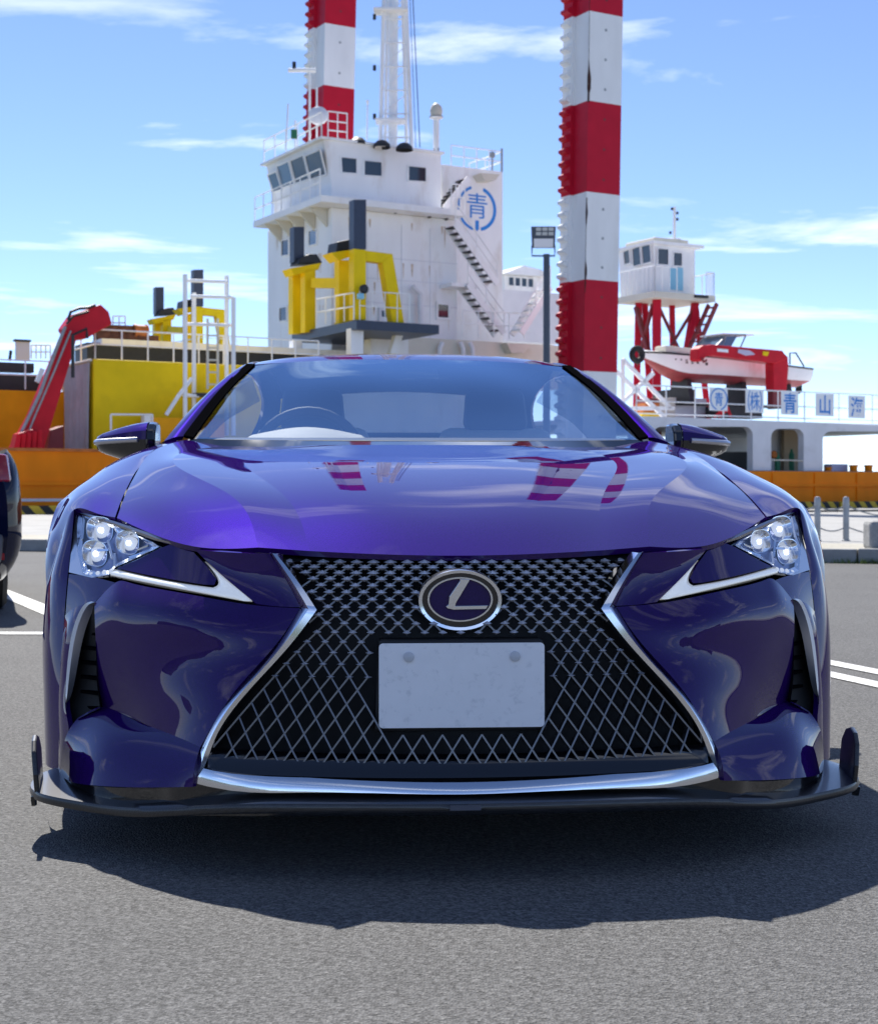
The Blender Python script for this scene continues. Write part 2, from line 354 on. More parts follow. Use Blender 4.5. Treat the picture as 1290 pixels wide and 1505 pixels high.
# chain posts on the pavement
def post(px, label):
    b = at(px, 795, 22.4); b.z = .0
    r = empty('chain_post', b, label, 'post', 'steel chain posts on the quay')
    MB().lathe(b, Z, [(0, .06), (.02, .06), (.025, .045), (.62, .045), (.65, .035), (.66, .0)], 12).build('shaft', 'steel_post', r, smooth=True)
    MB().lathe(b + Z * .54, Z, [(-.015, .05), (.015, .05)], 12).build('eye_collar', 'steel_post', r)
    return r
post(1201, 'steel chain post close beside the right headlight')
post(1243, 'steel chain post standing alone right of the car before the orange hull')
post(1372, 'steel chain post farthest right along the quay')
def sag(a, b, s, n=14): return [a.lerp(b, i / n) - Z * s * 4 * (i / n) * (1 - i / n) for i in range(n + 1)]
pa, pb, pc = [at(p, 795, 22.4) for p in (1201, 1243, 1372)]
for nm, a, b, h, s, lb in (('upper', pa, pb, .53, .07, 'upper chain hanging between the two steel posts right of the car'), ('lower', pa, pb, .22, .07, 'lower chain hanging between the two steel posts right of the car'),
                       ('upper', pb, pc, .53, .16, 'upper chain sagging from the lone post out of frame'), ('lower', pb, pc, .22, .14, 'lower chain sagging from the lone post out of frame'),
                       ('upper', at(1075, 795, 22.4), pa, .53, .15, 'chain sagging from the post behind the right headlight')):
    a = a.copy(); b = b.copy(); a.z = b.z = h; c = (a + b) / 2; c.z = 0
    MB().tube(sag(a, b, s), .011, 6).thing('post_chain', 'steel_post', lb, 'chain', c, group='chains between the posts')
# concrete weight and weeds by the kerb
b = at(1293, 826, 15.9); b.z = .135
mb = MB(); mb.slab([b + V(-.14, -.14, 0), b + V(.16, -.14, 0), b + V(.16, .16, 0), b + V(-.14, .16, 0)], (0, 0, .30))
o = mb.thing('concrete_weight', 'apron_concrete', 'pale concrete weight on the pavement at the right edge', 'concrete block', b, bevel=.04)
mb = MB()
for i in range(260):
    q = KP(0, 0) + K * ((at(1270, 826, 15.6) - K0).dot(K) + random.gauss(0, .22)) - KN * random.uniform(.0, .10); a = random.uniform(0, 6.3); h = random.uniform(.02, .075)
    d = V(math.cos(a), math.sin(a), 0); e = V(-d.y, d.x, 0) * .004
    mb.add([q - e, q + e, q + d * h * .6 + Z * h], [(0, 1, 2)])
tag(mb.thing('weeds', 'grass', 'small green weeds at the kerb foot', 'weeds', kind='stuff'), None)

# ------------------------------------------------------------------ flood light pole
b = at(803, 0, 33); b.z = 0
r = empty('floodlight_pole', b, 'dark pole with a boxy flood light standing before the striped tower', 'lamp post')
MB().lathe(b, Z, [(0, .16), (.03, .16), (.035, .085), (5.85, .07), (5.86, 0)], 14).build('pole', 'pole_grey', r, smooth=True)
hd = at(800, 354, 33); tl = V(0, -.35, .12)
MB().slab([hd + V(-.27, -.05, -.16), hd + V(.22, -.05, -.16), hd + V(.24, -.10, .30), hd + V(-.29, -.10, .30)], (0, .12, .02)).build('lamp_housing', 'pole_grey', r, bevel=.01)
MB().slab([hd + V(-.23, -.058, -.145), hd + V(.18, -.058, -.145), hd + V(.185, -.078, .04), hd + V(-.235, -.078, .04)], (0, .01, 0)).build('cooling_panel', 'grey_white', r)
for i in range(3):
    for j in range(2):
        c = hd + V(-.19 + .135 * i, -.094 - .01 * j, .11 + .095 * j); MB().slab([c, c + V(.11, 0, 0), c + V(.11, -.004, .07), c + V(0, -.004, .07)], (0, .012, 0)).build('lens', 'lamp_face', r)
MB().tube([hd + V(-.27, 0, -.1), hd + V(-.27, 0, -.32), hd + V(.22, 0, -.32), hd + V(.22, 0, -.1)], .02, 6).build('bracket', 'pole_grey', r)

# ------------------------------------------------------------------ work barge
barge = empty('work_barge', S(20, 8, -1.7), 'orange hulled white work barge moored along the quay behind the car', 'ship')
def part(name, m, mb, bevel=0., smooth=False, parent=None): return mb.build(name, m, parent or barge, smooth=smooth, bevel=bevel)
zr = sp(1200, 693, 0).z; zl = sp(60, 662, 0).z
part('hull', 'orange_hull', MB().slab([S(-40, 0, -2.5), S(75, 0, -2.5), S(75, 26, -2.5), S(-40, 26, -2.5)], (0, 0, 2.5 + zr)))
part('added_deck_sheet', 'deck_grey', MB().slab([S(-40, .35, zr + .004), S(75, .35, zr + .004), S(75, 25.9, zr + .004), S(-40, 25.9, zr + .004)], (0, 0, .03)))  # unseen grey sheet, added to keep orange bounce light off the white walls
mb = MB().slab([S(-40, 0.003, zr), S(su(600, 0), 0.003, zr), S(su(600, 0), .3, zr), S(-40, .3, zr)], (0, 0, zl - zr)); part('bulwark', 'orange_hull', mb)
mb = MB().slab([S(-40, -.1, zl - .02), S(su(600, 0), -.1, zl - .02), S(su(600, 0), .4, zl - .02), S(-40, .4, zl - .02)], (0, 0, .09)); part('bulwark_cap', 'rust_orange', mb)
mb = MB().slab([S(-40, -.12, sp(60, 713, 0).z), S(75, -.12, sp(60, 713, 0).z), S(75, 0, sp(60, 713, 0).z), S(-40, 0, sp(60, 713, 0).z)], (0, 0, .1)); part('rubbing_strake', 'orange_hull', mb)
mb = MB().slab([S(-40, -.015, sp(60, 737, 0).z), S(su(600, 0), -.015, sp(60, 737, 0).z), S(su(600, 0), .01, sp(60, 737, 0).z), S(-40, .01, sp(60, 737, 0).z)], (0, 0, .09)); part('waterline_stripe', 'grey_white', mb)
for px in range(1010, 1500, 62):
    a = sp(px, 740, 0); MB().slab([S(su(px, 0), -.05, -1), S(su(px, 0) + .35, -.05, -1), S(su(px, 0) + .35, 0, -1), S(su(px, 0), 0, -1)], (0, 0, 1 + zr - .05)).build('hull_frame', 'orange_hull', barge)
# left half: bulkhead, yellow store, tarp, rails
mb = MB(); sbox(mb, -90, 104, 570, 672, 5, 2); part('deck_wall', 'orange_wall', mb)
mb = MB(); sbox(mb, -90, 75, 545, 571, 5.6, 1.2); sbox(mb, -20, 50, 531, 545, 5.8, .5); part('deck_fender', 'black_steel', mb)
uy = su(137, 2); dy = tw(95, uy) - 2; zy = sp(137, 527, 2).z; zy0 = sp(137, 668, 2).z
mb = MB().slab([S(uy, 2, zy0), S(su(470, 2), 2, zy0), S(su(470, 2), 2 + dy, zy0), S(uy, 2 + dy, zy0)], (0, 0, zy - zy0)); part('store_house', 'yellow', mb, bevel=.04)
G = []
for j in range(13):
    t = j / 12; z = zy - .12 - (zy - zy0 - .15) * t
    G.append([S(uy - .10 - .05 * math.sin(i * 1.15 + .5 * math.sin(2.2 * t)) - .03 * math.sin(i * .43 + t), 2.05 + (dy - .1) * i / 40, z) for i in range(41)])
part('curtain', 'tarp', MB().grid(G), smooth=True)
part('curtain_rod', 'cream', MB().tube([S(uy - .1, 1.95, zy - .05), S(uy - .1, 2.05 + dy, zy - .05)], .05, 8))
mb = MB(); sbox(mb, 128, 520, 503, 530, 6.5, 1.5); part('black_tarpaulin', 'black_steel', mb)
mb = MB(); sbox(mb, 150, 520, 497, 505, 6.3, 1.2); part('pipe_deck', 'white_ship', mb)
def rail(a, b, h=1.0, n=6, bars=(.5, 1.0), r=.028, name='handrail', m='white_ship', parent=None):
    mb = MB(); a = Vector(a); b = Vector(b)
    for i in range(n + 1):
        p = a.lerp(b, i / n); mb.tube([p, p + Z * h], r, 6)
    for k in bars: mb.tube([a + Z * h * k, b + Z * h * k], r, 6)
    return mb.build(name, m, parent or barge)
a = S(uy + .1, 2.1, zy); rail(a, S(su(470, 2), 2.1, zy), 1.0, 9)
rail(S(uy + .1, 2.1, zy), S(uy + .1, 2 + dy, zy), 1.0, 2)
rail(S(su(-90, 5.2), 5.2, sp(0, 571, 5.2).z), S(su(78, 5.2), 5.2, sp(0, 571, 5.2).z), 1.0, 4)
mb = MB(); sbox(mb, 222, 330, 613, 670, .9, 1.0); part('deck_locker', 'orange_wall', mb)
rail(sp(163, 632, .9), sp(224, 632, .9), sp(163, 609, .9).z - sp(163, 632, .9).z, 1, (1,), .035)
mb = MB(); sbox(mb, 212, 222, 609, 640, .9, .3); part('vent_box', 'white_ship', mb)
mb = MB(); sbox(mb, 24, 44, 501, 528, 9, .2); part('screen_panel', 'grey_white', mb)
mb = MB(); sbox(mb, 22, 46, 498, 501, 8.9, .3); mb.tube([sp(14, 530, 9), sp(16, 515, 9)], .06); part('antenna_post', 'black_steel', mb)
rail(sp(46, 527, 9), sp(74, 527, 9), .5, 4)
mb = MB()      # rusty winch gear behind the crane
for i in range(5): mb.beam(sp(150 + 11 * i, 494, 7.5), sp(150 + 11 * i, 482 - 2 * (i % 2), 7.5), .3, .6)
mb.beam(sp(146, 484, 7.5), sp(200, 486, 7.5), .25, .35); mb.beam(sp(140, 495, 7.5), sp(230, 499, 7.5), .5, .25); part('winch_frame', 'rust', mb)
c = sp(206, 487, 7.4); part('winch_drum', 'rust_orange', MB().lathe(c - U * .25, U, [(0, 0), (0, .26), (.06, .28), (.06, .24), (.45, .24), (.45, .28), (.52, .26), (.52, 0)], 20), smooth=True)
rail(sp(166, 484, 8), sp(184, 484, 8), .5, 2)
# ------ bridge
uB, wB = 14.05, 8.05
uW1 = su(648, wB); uM1 = su(672, wB); wB1 = tw(402, uB); wB0 = tw(393, uB)
def bz(py): return CAM_H + (HOR - py) / F_PX * S(uB, wB, 0).y
zRoof, zDeck = bz(206), bz(304)
part('deck_house', 'white_ship', MB().slab([S(uB, wB, 1), S(uM1, wB, 1), S(uM1, wB0, 1), S(uB, wB0, 1)], (0, 0, zDeck - 1)), bevel=.05)
lead = U * -.42
def wpoly(z, off=0.): return [S(uB + off, wB, z), S(uW1, wB, z), S(uW1, wB1, z), S(uB + off, wB1, z)]
zs = bz(268)
mb = MB(); lo = wpoly(zDeck + .28); mi = wpoly(zs); hi = wpoly(zRoof); hi[0] = hi[0] + lead * .8; hi[3] = hi[3] + lead * .8
mb.add(lo + mi + hi, [(0, 1, 5, 4), (1, 2, 6, 5), (2, 3, 7, 6), (3, 0, 4, 7), (4, 5, 9, 8), (5, 6, 10, 9), (6, 7, 11, 10), (7, 4, 8, 11), (8, 9, 10, 11), (0, 3, 2, 1)])
wheelhouse = part('wheelhouse', 'white_ship', mb)
part('roof_edge', 'white_ship', MB().slab([S(uB - .55, wB - .12, zRoof), S(uW1 + .1, wB - .12, zRoof), S(uW1 + .1, wB1 + .2, zRoof), S(uB - .55, wB1 + .2, zRoof)], (0, 0, .10)))
uD1 = su(684, wB - .9)
part('bridge_deck', 'white_ship', MB().slab([S(uB - .9, wB - .9, zDeck), S(uD1, wB - .9, zDeck), S(uD1, wB1 + .25, zDeck), S(uB - .85, wB1 + .25, zDeck)], (0, 0, .26)))
for k in range(5):
    w0 = wB + (wB1 - .1 - wB) * (k + .3) / 5; part('deck_bracket', 'cream', MB().slab([S(uB - .02, w0, zDeck), S(uB - .8, w0, zDeck), S(uB - .02, w0, zDeck - .75)], W * .12))
rail(S(uB - .9, wB - .8, zDeck + .26), S(uB - .8, wB1 + .2, zDeck + .26), 1.05, 7)
rail(S(uW1, wB - .85, zDeck + .26), S(uD1, wB - .85, zDeck + .26), 1.05, 3)
def win_s(px0, px1, py0, py1, w, glass='dark_glass', fr=.07, slant=0, parent=None, fm='white_ship'):
    """window on a side plane: frame part with its pane"""
    q = [sp(px0 + slant, py0, w), sp(px1, py0 + (px1 - px0) * .1, w), sp(px1, py1 + (px1 - px0) * .06, w), sp(px0 + slant * 2.2, py1, w)]
    cen = sum(q, Vector()) / 4; mb = MB()
    f = MB(); ou = [p + (p - cen).normalized() * fr for p in q]
    for i in range(4): f.slab([q[i], q[(i + 1) % 4], ou[(i + 1) % 4], ou[i]], -W * .06)
    fo = f.build('window', fm, parent or barge)
    MB().slab(q, -W * .02).build('pane', glass, fo)
    return fo
def win_t(px0, px1, py0, py1, u, glass='dark_glass', fr=.07, dpx=0, off=0., parent=None, drop=None):
    """window on a cross plane; dpx leans it, off brings it out"""
    dr = drop if drop is not None else (px1 - px0) * .52
    q = [tp(px0, py0 + dr, u), tp(px1, py0, u), tp(px1 + dpx, py1, u), tp(px0 + dpx, py1 + dr * .75, u)]
    q = [p - U * off * (1.0 if i < 2 else .25) for i, p in enumerate(q)]
    cen = sum(q, Vector()) / 4; f = MB(); ou = [p + (p - cen).normalized() * fr for p in q]
    for i in range(4): f.slab([q[i], q[(i + 1) % 4], ou[(i + 1) % 4], ou[i]], -U * .06)
    fo = f.build('window', 'white_ship', parent or barge)
    MB().slab(q, -U * .02).build('pane', glass, fo)
win_s(500, 523, 231, 253, wB, slant=1); win_s(535, 560, 236, 257, wB); win_s(600, 625, 244, 265, wB)
for k, (a, b, c, d) in enumerate(((408, 420, 254, 278), (421, 438, 239, 270), (441, 460, 230, 263), (463, 485, 222, 256))):
    win_t(a, b, c, d, uB, 'dark_glass' if k > 1 else 'sky_glass', dpx=-2, off=.42, drop=(b - a) * .42)
win_t(415, 425, 352, 374, uB, drop=2); win_t(455, 466, 337, 358, uB, 'sky_glass', drop=3); win_t(412, 422, 451, 470, uB, drop=2)
win_s(643, 658, 447, 466, wB - .01, fr=.14)
part('wall_seam', 'grey_white', MB().beam(sp(488, 372, wB - .01), S(uM1, wB - .01, sp(488, 372, wB).z), .02, .03).beam(sp(488, 404, wB - .01), S(uM1, wB - .01, sp(488, 404, wB).z), .02, .03))
for px in (540, 590, 632): part('weld_seam', 'grey_white', MB().beam(sp(px, 318 + (px - 487) * .12, wB - .01), sp(px, 500, wB - .01), .025, .02))
part('weld_seam', 'grey_white', MB().beam(sp(490, 440, wB - .01), S(uM1, wB - .01, sp(490, 440, wB).z), .02, .03))
dq = [sp(556, 450, wB - .02), sp(574, 452, wB - .02), sp(574, 492, wB - .02), sp(556, 490, wB - .02)]
dd_ = part('house_door', 'grey_white', MB().slab(dq, -W * .05)); MB().slab([sp(561, 456, wB - .08), sp(569, 457, wB - .08), sp(569, 466, wB - .08), sp(561, 465, wB - .08)], W * .02).build('pane', 'dark_glass', dd_)
rs = random.Random(21)
for k in range(26):
    px = rs.uniform(492, 660); py = rs.choice((316, 376, 408, 444)) + (px - 487) * .1; ln = rs.uniform(8, 34); w0 = rs.uniform(.02, .06)
    q0 = sp(px, py, wB - .006); q1 = sp(px, py + ln, wB - .006); part('rust_run', 'rust_stain', MB().add([q0 - U * w0, q0 + U * w0, q1 + U * w0 * .25, q1 - U * w0 * .25], [(0, 1, 2, 3)]))
for k in range(14):
    px = rs.uniform(400, 482); py = rs.choice((345, 372, 410, 448)) ; ln = rs.uniform(8, 30); w0 = rs.uniform(.02, .06)
    q0 = tp(px, py, uB - .006); q1 = tp(px, py + ln, uB - .006); part('rust_run', 'rust_stain', MB().add([q0 - W * w0, q0 + W * w0, q1 + W * w0 * .25, q1 - W * w0 * .25], [(0, 1, 2, 3)]))
part('vent_pipe', 'grey_white', MB().tube([sp(606, 420, wB - .3), sp(609, 424, wB - .3), sp(617, 432, wB - .3), sp(618, 480, wB - .3)], .12, 10), smooth=True)
for px in (505, 530, 580, 630, 655):
    p = sp(px, 300 + (px - 487) * .13, wB - .03); part('deck_lamp', 'black_steel', MB().lathe(p, -W, [(0, .06), (.12, .06), (.14, 0)], 8))
# emblem wall
wE = 9.6; uE0, uE1 = su(650, wE), su(739, wE); zE = sp(700, 247, wE).z
part('funnel_wall', 'white_ship', MB().slab([S(uE0, wE, 1), S(uE1, wE, 1), S(uE1, wE + 3, 1), S(uE0, wE + 3, 1)], (0, 0, zE - 1)), bevel=.04)
part('platform_bracket', 'cream', MB().slab([sp(694, 258, wE), sp(722, 260, wE), sp(716, 268, wE), sp(700, 268, wE)], -W * .7))
ce = sp(701, 306, wE - .012); re_ = 32 / F_PX * ce.y
def arc(c, r0, r1, a0, a1, n=40, dep=.02):
    m = MB()
    for i in range(n):
        t0 = R(a0 + (a1 - a0) * i / n); t1 = R(a0 + (a1 - a0) * (i + 1) / n)
        q = [c + (U * math.cos(t) + Z * math.sin(t)) * r for t, r in ((t0, r0), (t1, r0), (t1, r1), (t0, r1))]
        m.add(q, [(0, 1, 2, 3)])
    return m
em = part('emblem', 'sign_blue', arc(ce, re_ * .92, re_ * 1.04, 108, 258).add([], []))
arc(ce, re_ * .88, re_ * 1.04, -78, 70).build('emblem_ring', 'sign_blue', em)
MB().add([ce + U * -.09 - Z * re_ * .55, ce + U * .09 - Z * re_ * .55, ce + U * .09 - Z * re_ * .95, ce + Z * -re_ * 1.05, ce - U * .09 - Z * re_ * .95], [(0, 1, 2, 3, 4)]).build('emblem_drop', 'sign_blue', em)
def glyph(ch, c, size, m, parent, ux=U, name='lettering', thick=.0, sx=1.0):
    cu = bpy.data.curves.new('t', 'FONT'); cu.body = ch; cu.size = size; cu.align_x = 'CENTER'; cu.align_y = 'CENTER'; cu.offset = thick * size
    to = bpy.data.objects.new('t', cu); col.objects.link(to)
    dg = bpy.context.evaluated_depsgraph_get(); me = bpy.data.meshes.new_from_object(to.evaluated_get(dg))
    bpy.data.objects.remove(to); bpy.data.curves.remove(cu)
    if not len(me.vertices): return None
    xs = [v.co.x for v in me.vertices]; ys = [v.co.y for v in me.vertices]; ox, oy = (min(xs) + max(xs)) / 2, (min(ys) + max(ys)) / 2
    org = ORG.get(parent.as_pointer(), Vector()) if parent is not None else Vector()
    for v in me.vertices: v.co = c + ux * (v.co.x - ox) * sx + Z * (v.co.y - oy) - org
    me.materials.clear()
    return link(name, me, m, parent, org)
glyph('青', ce + Z * re_ * .12, re_ * 1.25, 'sign_blue', em)
# stairs on the side of the house
def stairs(p0, p1, w, n, name='staircase', tm='black_steel', parent=None, hand=True):
    a = sp(*p0, w); b = sp(*p1, w); mb = MB()
    mb.beam(a, b, .06, .26); mb.beam(a - W * .75, b - W * .75, .06, .26)
    if hand:
        for q in (a, b, a.lerp(b, .5)): mb.tube([q - W * .75, q - W * .75 + Z * .9], .025, 6)
        mb.tube([a - W * .75 + Z * .9, b - W * .75 + Z * .9], .028, 6); mb.tube([a - W * .75 + Z * .45, b - W * .75 + Z * .45], .022, 6)
    o = mb.build(name, 'white_ship', parent or barge)
    for i in range(n):
        c = a.lerp(b, (i + .5) / n); MB().slab([c - U * .17, c + U * .17, c + U * .17 - W * .72, c - U * .17 - W * .72], (0, 0, .05)).build('step', tm, o)
    return o
stairs((656, 333), (717, 420), wB - .35, 10); stairs((674, 420), (727, 492), wB - .35, 8); stairs((640, 310), (676, 266), wB + 1.2, 8, hand=False)
stairs((752, 492), (794, 425), wB - 1.5, 7, tm='white_ship')
part('stair_landing', 'white_ship', MB().slab([sp(646, 419, wB), sp(683, 421, wB), sp(683, 427, wB), sp(646, 424, wB)], -W * 1.0))
rail(sp(680, 495, wB - 1.2), sp(770, 498, wB - 1.2), 1.1, 4)
rail(S(uE0 + .5, wE + .1, zE), S(uE1, wE + .1, zE), .9, 4)
rail(S(uE1, wE + .1, zE), S(uE1, wE + 2.9, zE), .9, 2)
part('antenna_post', 'steel_post', MB().tube([S(uE1, wE + .1, zE), S(uE1, wE + .1, zE + 1.05)], .05).tube([S(uE1 - .5, wE + .1, zE), S(uE1 - .5, wE + .1, zE + .85)], .04).box(*[f for p in ((S(uE1 - .5, wE + .1, 0).x - .12, S(uE1 - .5, wE + .1, 0).x + .12, S(uE1 - .5, wE + .1, 0).y - .1, S(uE1 - .5, wE + .1, 0).y + .1, zE + .6, zE + .8),) for f in p]))
# lower deck, cream coaming, far cabin
mb = MB(); sbox(mb, 545, 830, 492, 560, 6.4, 2.0); part('coaming', 'cream', mb)
part('coaming_bracket', 'cream', MB().slab([sp(735, 505, 6.4), sp(772, 508, 6.4), sp(760, 520, 6.4), sp(742, 520, 6.4)], -W * .5))
for px, k in ((645, 1), (681, -1), (695, -1)): part('pipe_stub', 'grey_white', MB().tube([sp(px, 530, 6.2), sp(px + k, 512, 6.2), sp(px + 5 * k, 503, 6.2)], .1))
mb = MB(); sbox(mb, 725, 822, 424, 500, 12, 3); part('after_house', 'grey_white', mb)
far = MB(); sbox(far, 741, 800, 398, 428, 20, 3); part('after_cabin', 'white_ship', far)
mb = MB(); mb.slab([sp(739, 402, 19.6), sp(806, 406, 19.6), sp(795, 396, 19.6), sp(770, 390, 19.6)], W * 4); part('after_cabin_roof', 'white_ship', mb)
for i in range(4): win_s(747 + i * 9.5, 754 + i * 9.5, 407 + i * .8, 419 + i * .8, 19.98)
# under the platform, left foot of the house
mb = MB(); sbox(mb, 545, 600, 486, 545, 5, .6); part('pump_room', 'white_ship', mb)
# roof gear: mast, radar, domes
rz = zRoof + .1; dM = 64.5
mpos = at(580, 215, dM); mpos.z = rz
mb = MB()
for dx, dxx in ((-.62, -.40), (.72, .36)): mb.tube([mpos + V(dx, 0, 0), mpos + V(dxx, 0, 9)], .085, 8)
for dx, dxx in ((-.45, -.28), (.5, .25)): mb.tube([mpos + V(dx, .9, 0), mpos + V(dxx, .6, 9)], .075, 8)
mb.tube([mpos + V(-.1, .3, 0), mpos + V(-.05, .3, 7)], .20, 12)
for k in range(9):
    z = .6 + k; t = k / 9; mb.tube([mpos + V(-.62 + .22 * t, 0, z), mpos + V(.72 - .36 * t, 0, z)], .035, 6)
    mb.tube([mpos + V(-.62 + .22 * t, 0, z), mpos + V(.70 - .36 * t, 0, z + .95)], .02, 6)
mast = part('mast', 'white_ship', mb, smooth=True)
for pz, s in ((1.25, .55), (5.9, .9)):
    MB().slab([mpos + V(-.7 - s * .2, -.4, pz), mpos + V(.3 + s * .3, -.4, pz), mpos + V(.3 + s * .3, .5, pz), mpos + V(-.7 - s * .2, .5, pz)], (0, 0, .09)).build('mast_platform', 'white_ship', mast)
for pz in (1.35, 3.4, 5.55):
    MB().lathe(mpos + V(-.85, -.1, pz), Z, [(0, .0), (0, .07), (.22, .07), (.24, 0)], 10).build('signal_lamp', 'black_steel', mast)
part('stay_wire', 'black_steel', MB().tube([at(617, 216, dM), at(604, -60, dM)], .02, 5).tube([at(611, 216, dM), at(600, -60, dM)], .014, 5))
b = at(641, 222, dM); MB().lathe(b, Z, [(0, .13), (1.35, .13), (1.4, .28), (1.45, .28)], 14).build('radome_post', 'white_ship', barge, smooth=True)
MB().lathe(b + Z * 1.45, Z, [(0, .22), (.25, .27), (.45, .22), (.56, .1), (.6, 0)], 16).build('radome', 'cream', barge, smooth=True)
MB().lathe(b + Z * 1.37, Z, [(0, .2), (.09, .3), (.1, .2)], 14).build('radome_collar', 'black_steel', barge)
MB().box(b.x - .12, b.x + .12, b.y - .1, b.y + .1, b.z + .0, b.z + .12).build('junction_box', 'black_steel', barge)
for px in (526, 561, 594):
    p = at(px, 206 + (px - 500) * .12, 62.8); MB().lathe(p - Z * .1, Z, [(0, .36), (.14, .34), (.28, .2), (.34, 0)], 14).build('hatch_cowl', 'black_steel', barge, smooth=True)
mb = MB(); p = at(455, 205, 64); p.z = rz
mb.tube([p, p + Z * 3.3], .05).tube([p + V(-.9, 0, 3.3), p + V(.25, 0, 3.3)], .09).tube([p + V(.3, 0, 0), p + V(.3, 0, 2.6)], .04).tube([p + V(-.6, 0, 0), p + V(-.6, 0, 1.2)], .04).tube([p + V(-1.0, 0, 0), p + V(-.9, 0, 1.9)], .03)
part('radar_mast', 'white_ship', mb)
MB().lathe(p + V(-.65, 0, 3.4), Z, [(0, .08), (.25, .08), (.25, 0)], 8).build('signal_lamp', 'black_steel', barge)
MB().lathe(at(468, 172, 63.5), V(0, -1, .3), [(0, 0), (.0, .1), (.05, .36), (.1, .42), (.2, .4), (.28, .25), (.32, 0)], 18).build('dish_antenna', 'grey_white', barge, smooth=True)
rail(S(uB - .45, wB, rz), S(uB - .45, wB1, rz), 1.0, 5, (.5, 1)); rail(at(482, 206, 62.5) + Z * 0.05, at(510, 209, 63) + Z * .05, 1.15, 2, (.33, .66, 1))
MB().tube([at(539, 205, 64), at(540, 152, 64)], .03).tube([at(540, 152, 64), at(540, 147, 64)], .06).build('whip_antenna', 'white_ship', barge)
MB().box(*[f for p in (at(432, 203, 63),) for f in (p.x - .12, p.x + .12, p.y - .1, p.y + .1, p.z, p.z + .35)]).build('side_lamp', 'green_paint', barge)
# ------ right half: white side screen with arches
wS = .5
def arch(px0, px1, top, bot, r=12, n=6):
    pts = [(px0, bot)]
    for i in range(n + 1):
        t = math.pi - math.pi / 2 * i / n; pts.append((px0 + r + r * math.cos(t), top + r - r * math.sin(t)))
    for i in range(n + 1):
        t = math.pi / 2 - math.pi / 2 * i / n; pts.append((px1 - r + r * math.cos(t), top + r - r * math.sin(t)))
    pts.append((px1, bot)); return pts
def screen(px0, px1, ptop0, ptop1, op):
    """bay of the side screen: outline with one arched opening, made of strips round the arch"""
    m = MB(); A = arch(*op)
    def tp_(px): return ptop0 + (ptop1 - ptop0) * (px - px0) / (px1 - px0)
    poly = [(px0, 702), (px0, tp_(px0))] + [(px1, tp_(px1)), (px1, 702)]
    m.slab([sp(px0, tp_(px0), wS), sp(A[0][0], tp_(A[0][0]), wS), sp(A[0][0], 702, wS), sp(px0, 702, wS)], W * .35)
    m.slab([sp(A[-1][0], tp_(A[-1][0]), wS), sp(px1, tp_(px1), wS), sp(px1, 702, wS), sp(A[-1][0], 702, wS)], W * .35)
    for i in range(1, len(A) - 2):
        (x0, y0), (x1, y1) = A[i], A[i + 1]
        if x1 - x0 < .01: continue
        m.slab([sp(x0, tp_(x0), wS), sp(x1, tp_(x1), wS), sp(x1, y1, wS), sp(x0, y0, wS)], W * .35)
    return m
part('side_screen', 'grey_white', screen(930, 1119, 611, 618, (960, 1106, 627, 700)))
part('side_screen', 'grey_white', screen(1119, 1195, 618, 621, (1133, 1181, 630, 700)))
part('side_screen', 'grey_white', screen(1195, 1420, 621, 632, (1209, 1330, 634, 705)))
zt = sp(1000, 612, wS).z
part('upper_deck', 'grey_white', MB().slab([S(su(905, wS), wS + .36, zt - .25), S(su(1420, wS), wS + .36, zt - .25), S(su(1420, wS), 14, zt - .25), S(su(905, wS), 14, zt - .25)], (0, 0, .2)))
part('tank_wall', 'black_steel', MB().slab([sp(1040, 664, 3), sp(1106, 664, 3), sp(1106, 705, 3), sp(1040, 705, 3)], W * 2))
part('inner_wall', 'brown_wall', MB().slab([sp(1152, 622, 4), sp(1200, 622, 4), sp(1200, 705, 4), sp(1152, 705, 4)], W * .2))
part('inner_wall', 'grey_white', MB().slab([sp(1128, 622, 4.4), sp(1152, 622, 4.4), sp(1152, 705, 4.4), sp(1128, 705, 4.4)], W * .2))
part('shadow_wall', 'grey_white', MB().slab([sp(1040, 622, 13), sp(1112, 622, 13), sp(1112, 705, 13), sp(1040, 705, 13)], W * .2))
for px, py, h, m in ((1163, 692, 32, 'green_paint'), (1142, 692, 28, 'green_paint')):
    b = sp(px, py, 1.6); hh = h / F_PX * b.y; MB().lathe(b, Z, [(0, .0), (0, .12), (hh * .75, .12), (hh * .88, .06), (hh, .05), (hh, 0)], 14).thing('gas_cylinder', m, 'green gas cylinder seen through the arched opening, %s' % ('right one beside the brown wall' if px > 1150 else 'left one with an orange hose coil'), 'gas cylinder', b, smooth=True)
b = sp(1139, 668, 1.5); MB().lathe(b, W, [(0, 0), (0, .12), (.05, .17), (.15, .17), (.2, .12), (.2, 0)], 14).thing('hose_coil', 'rust_orange', 'orange hose coil hanging in the arched opening', 'hose', b)
part('opening_rail', 'cream', MB().tube([sp(1133, 676, .6), sp(1181, 677, .6)], .03))
for px, lb in ((1217, 'short orange mooring post left of the lilac box'), (1254, 'stout orange mooring post right of the lilac box'), (1276, 'rightmost stout orange mooring post on the barge edge')):
    b = sp(px, 700, .9); s = .8 if px < 1220 else 1.
    MB().lathe(b, Z, [(0, .17 * s), (.42 * s, .17 * s), (.42 * s, .2 * s), (.5 * s, .2 * s), (.5 * s, 0)], 14).thing('mooring_post', 'orange_hull', lb, 'mooring post', b, group='orange mooring posts')
p = sp(1222, 694, 1.3); q = sp(1246, 694, 1.3); MB().slab([p, q, q + W * .5, p + W * .5], (0, 0, .36)).thing('deck_box', 'lilac_box', 'pale lilac box between the orange mooring posts', 'box', (p + q) / 2, bevel=.02)
zrl = sp(1000, 612, .7).z
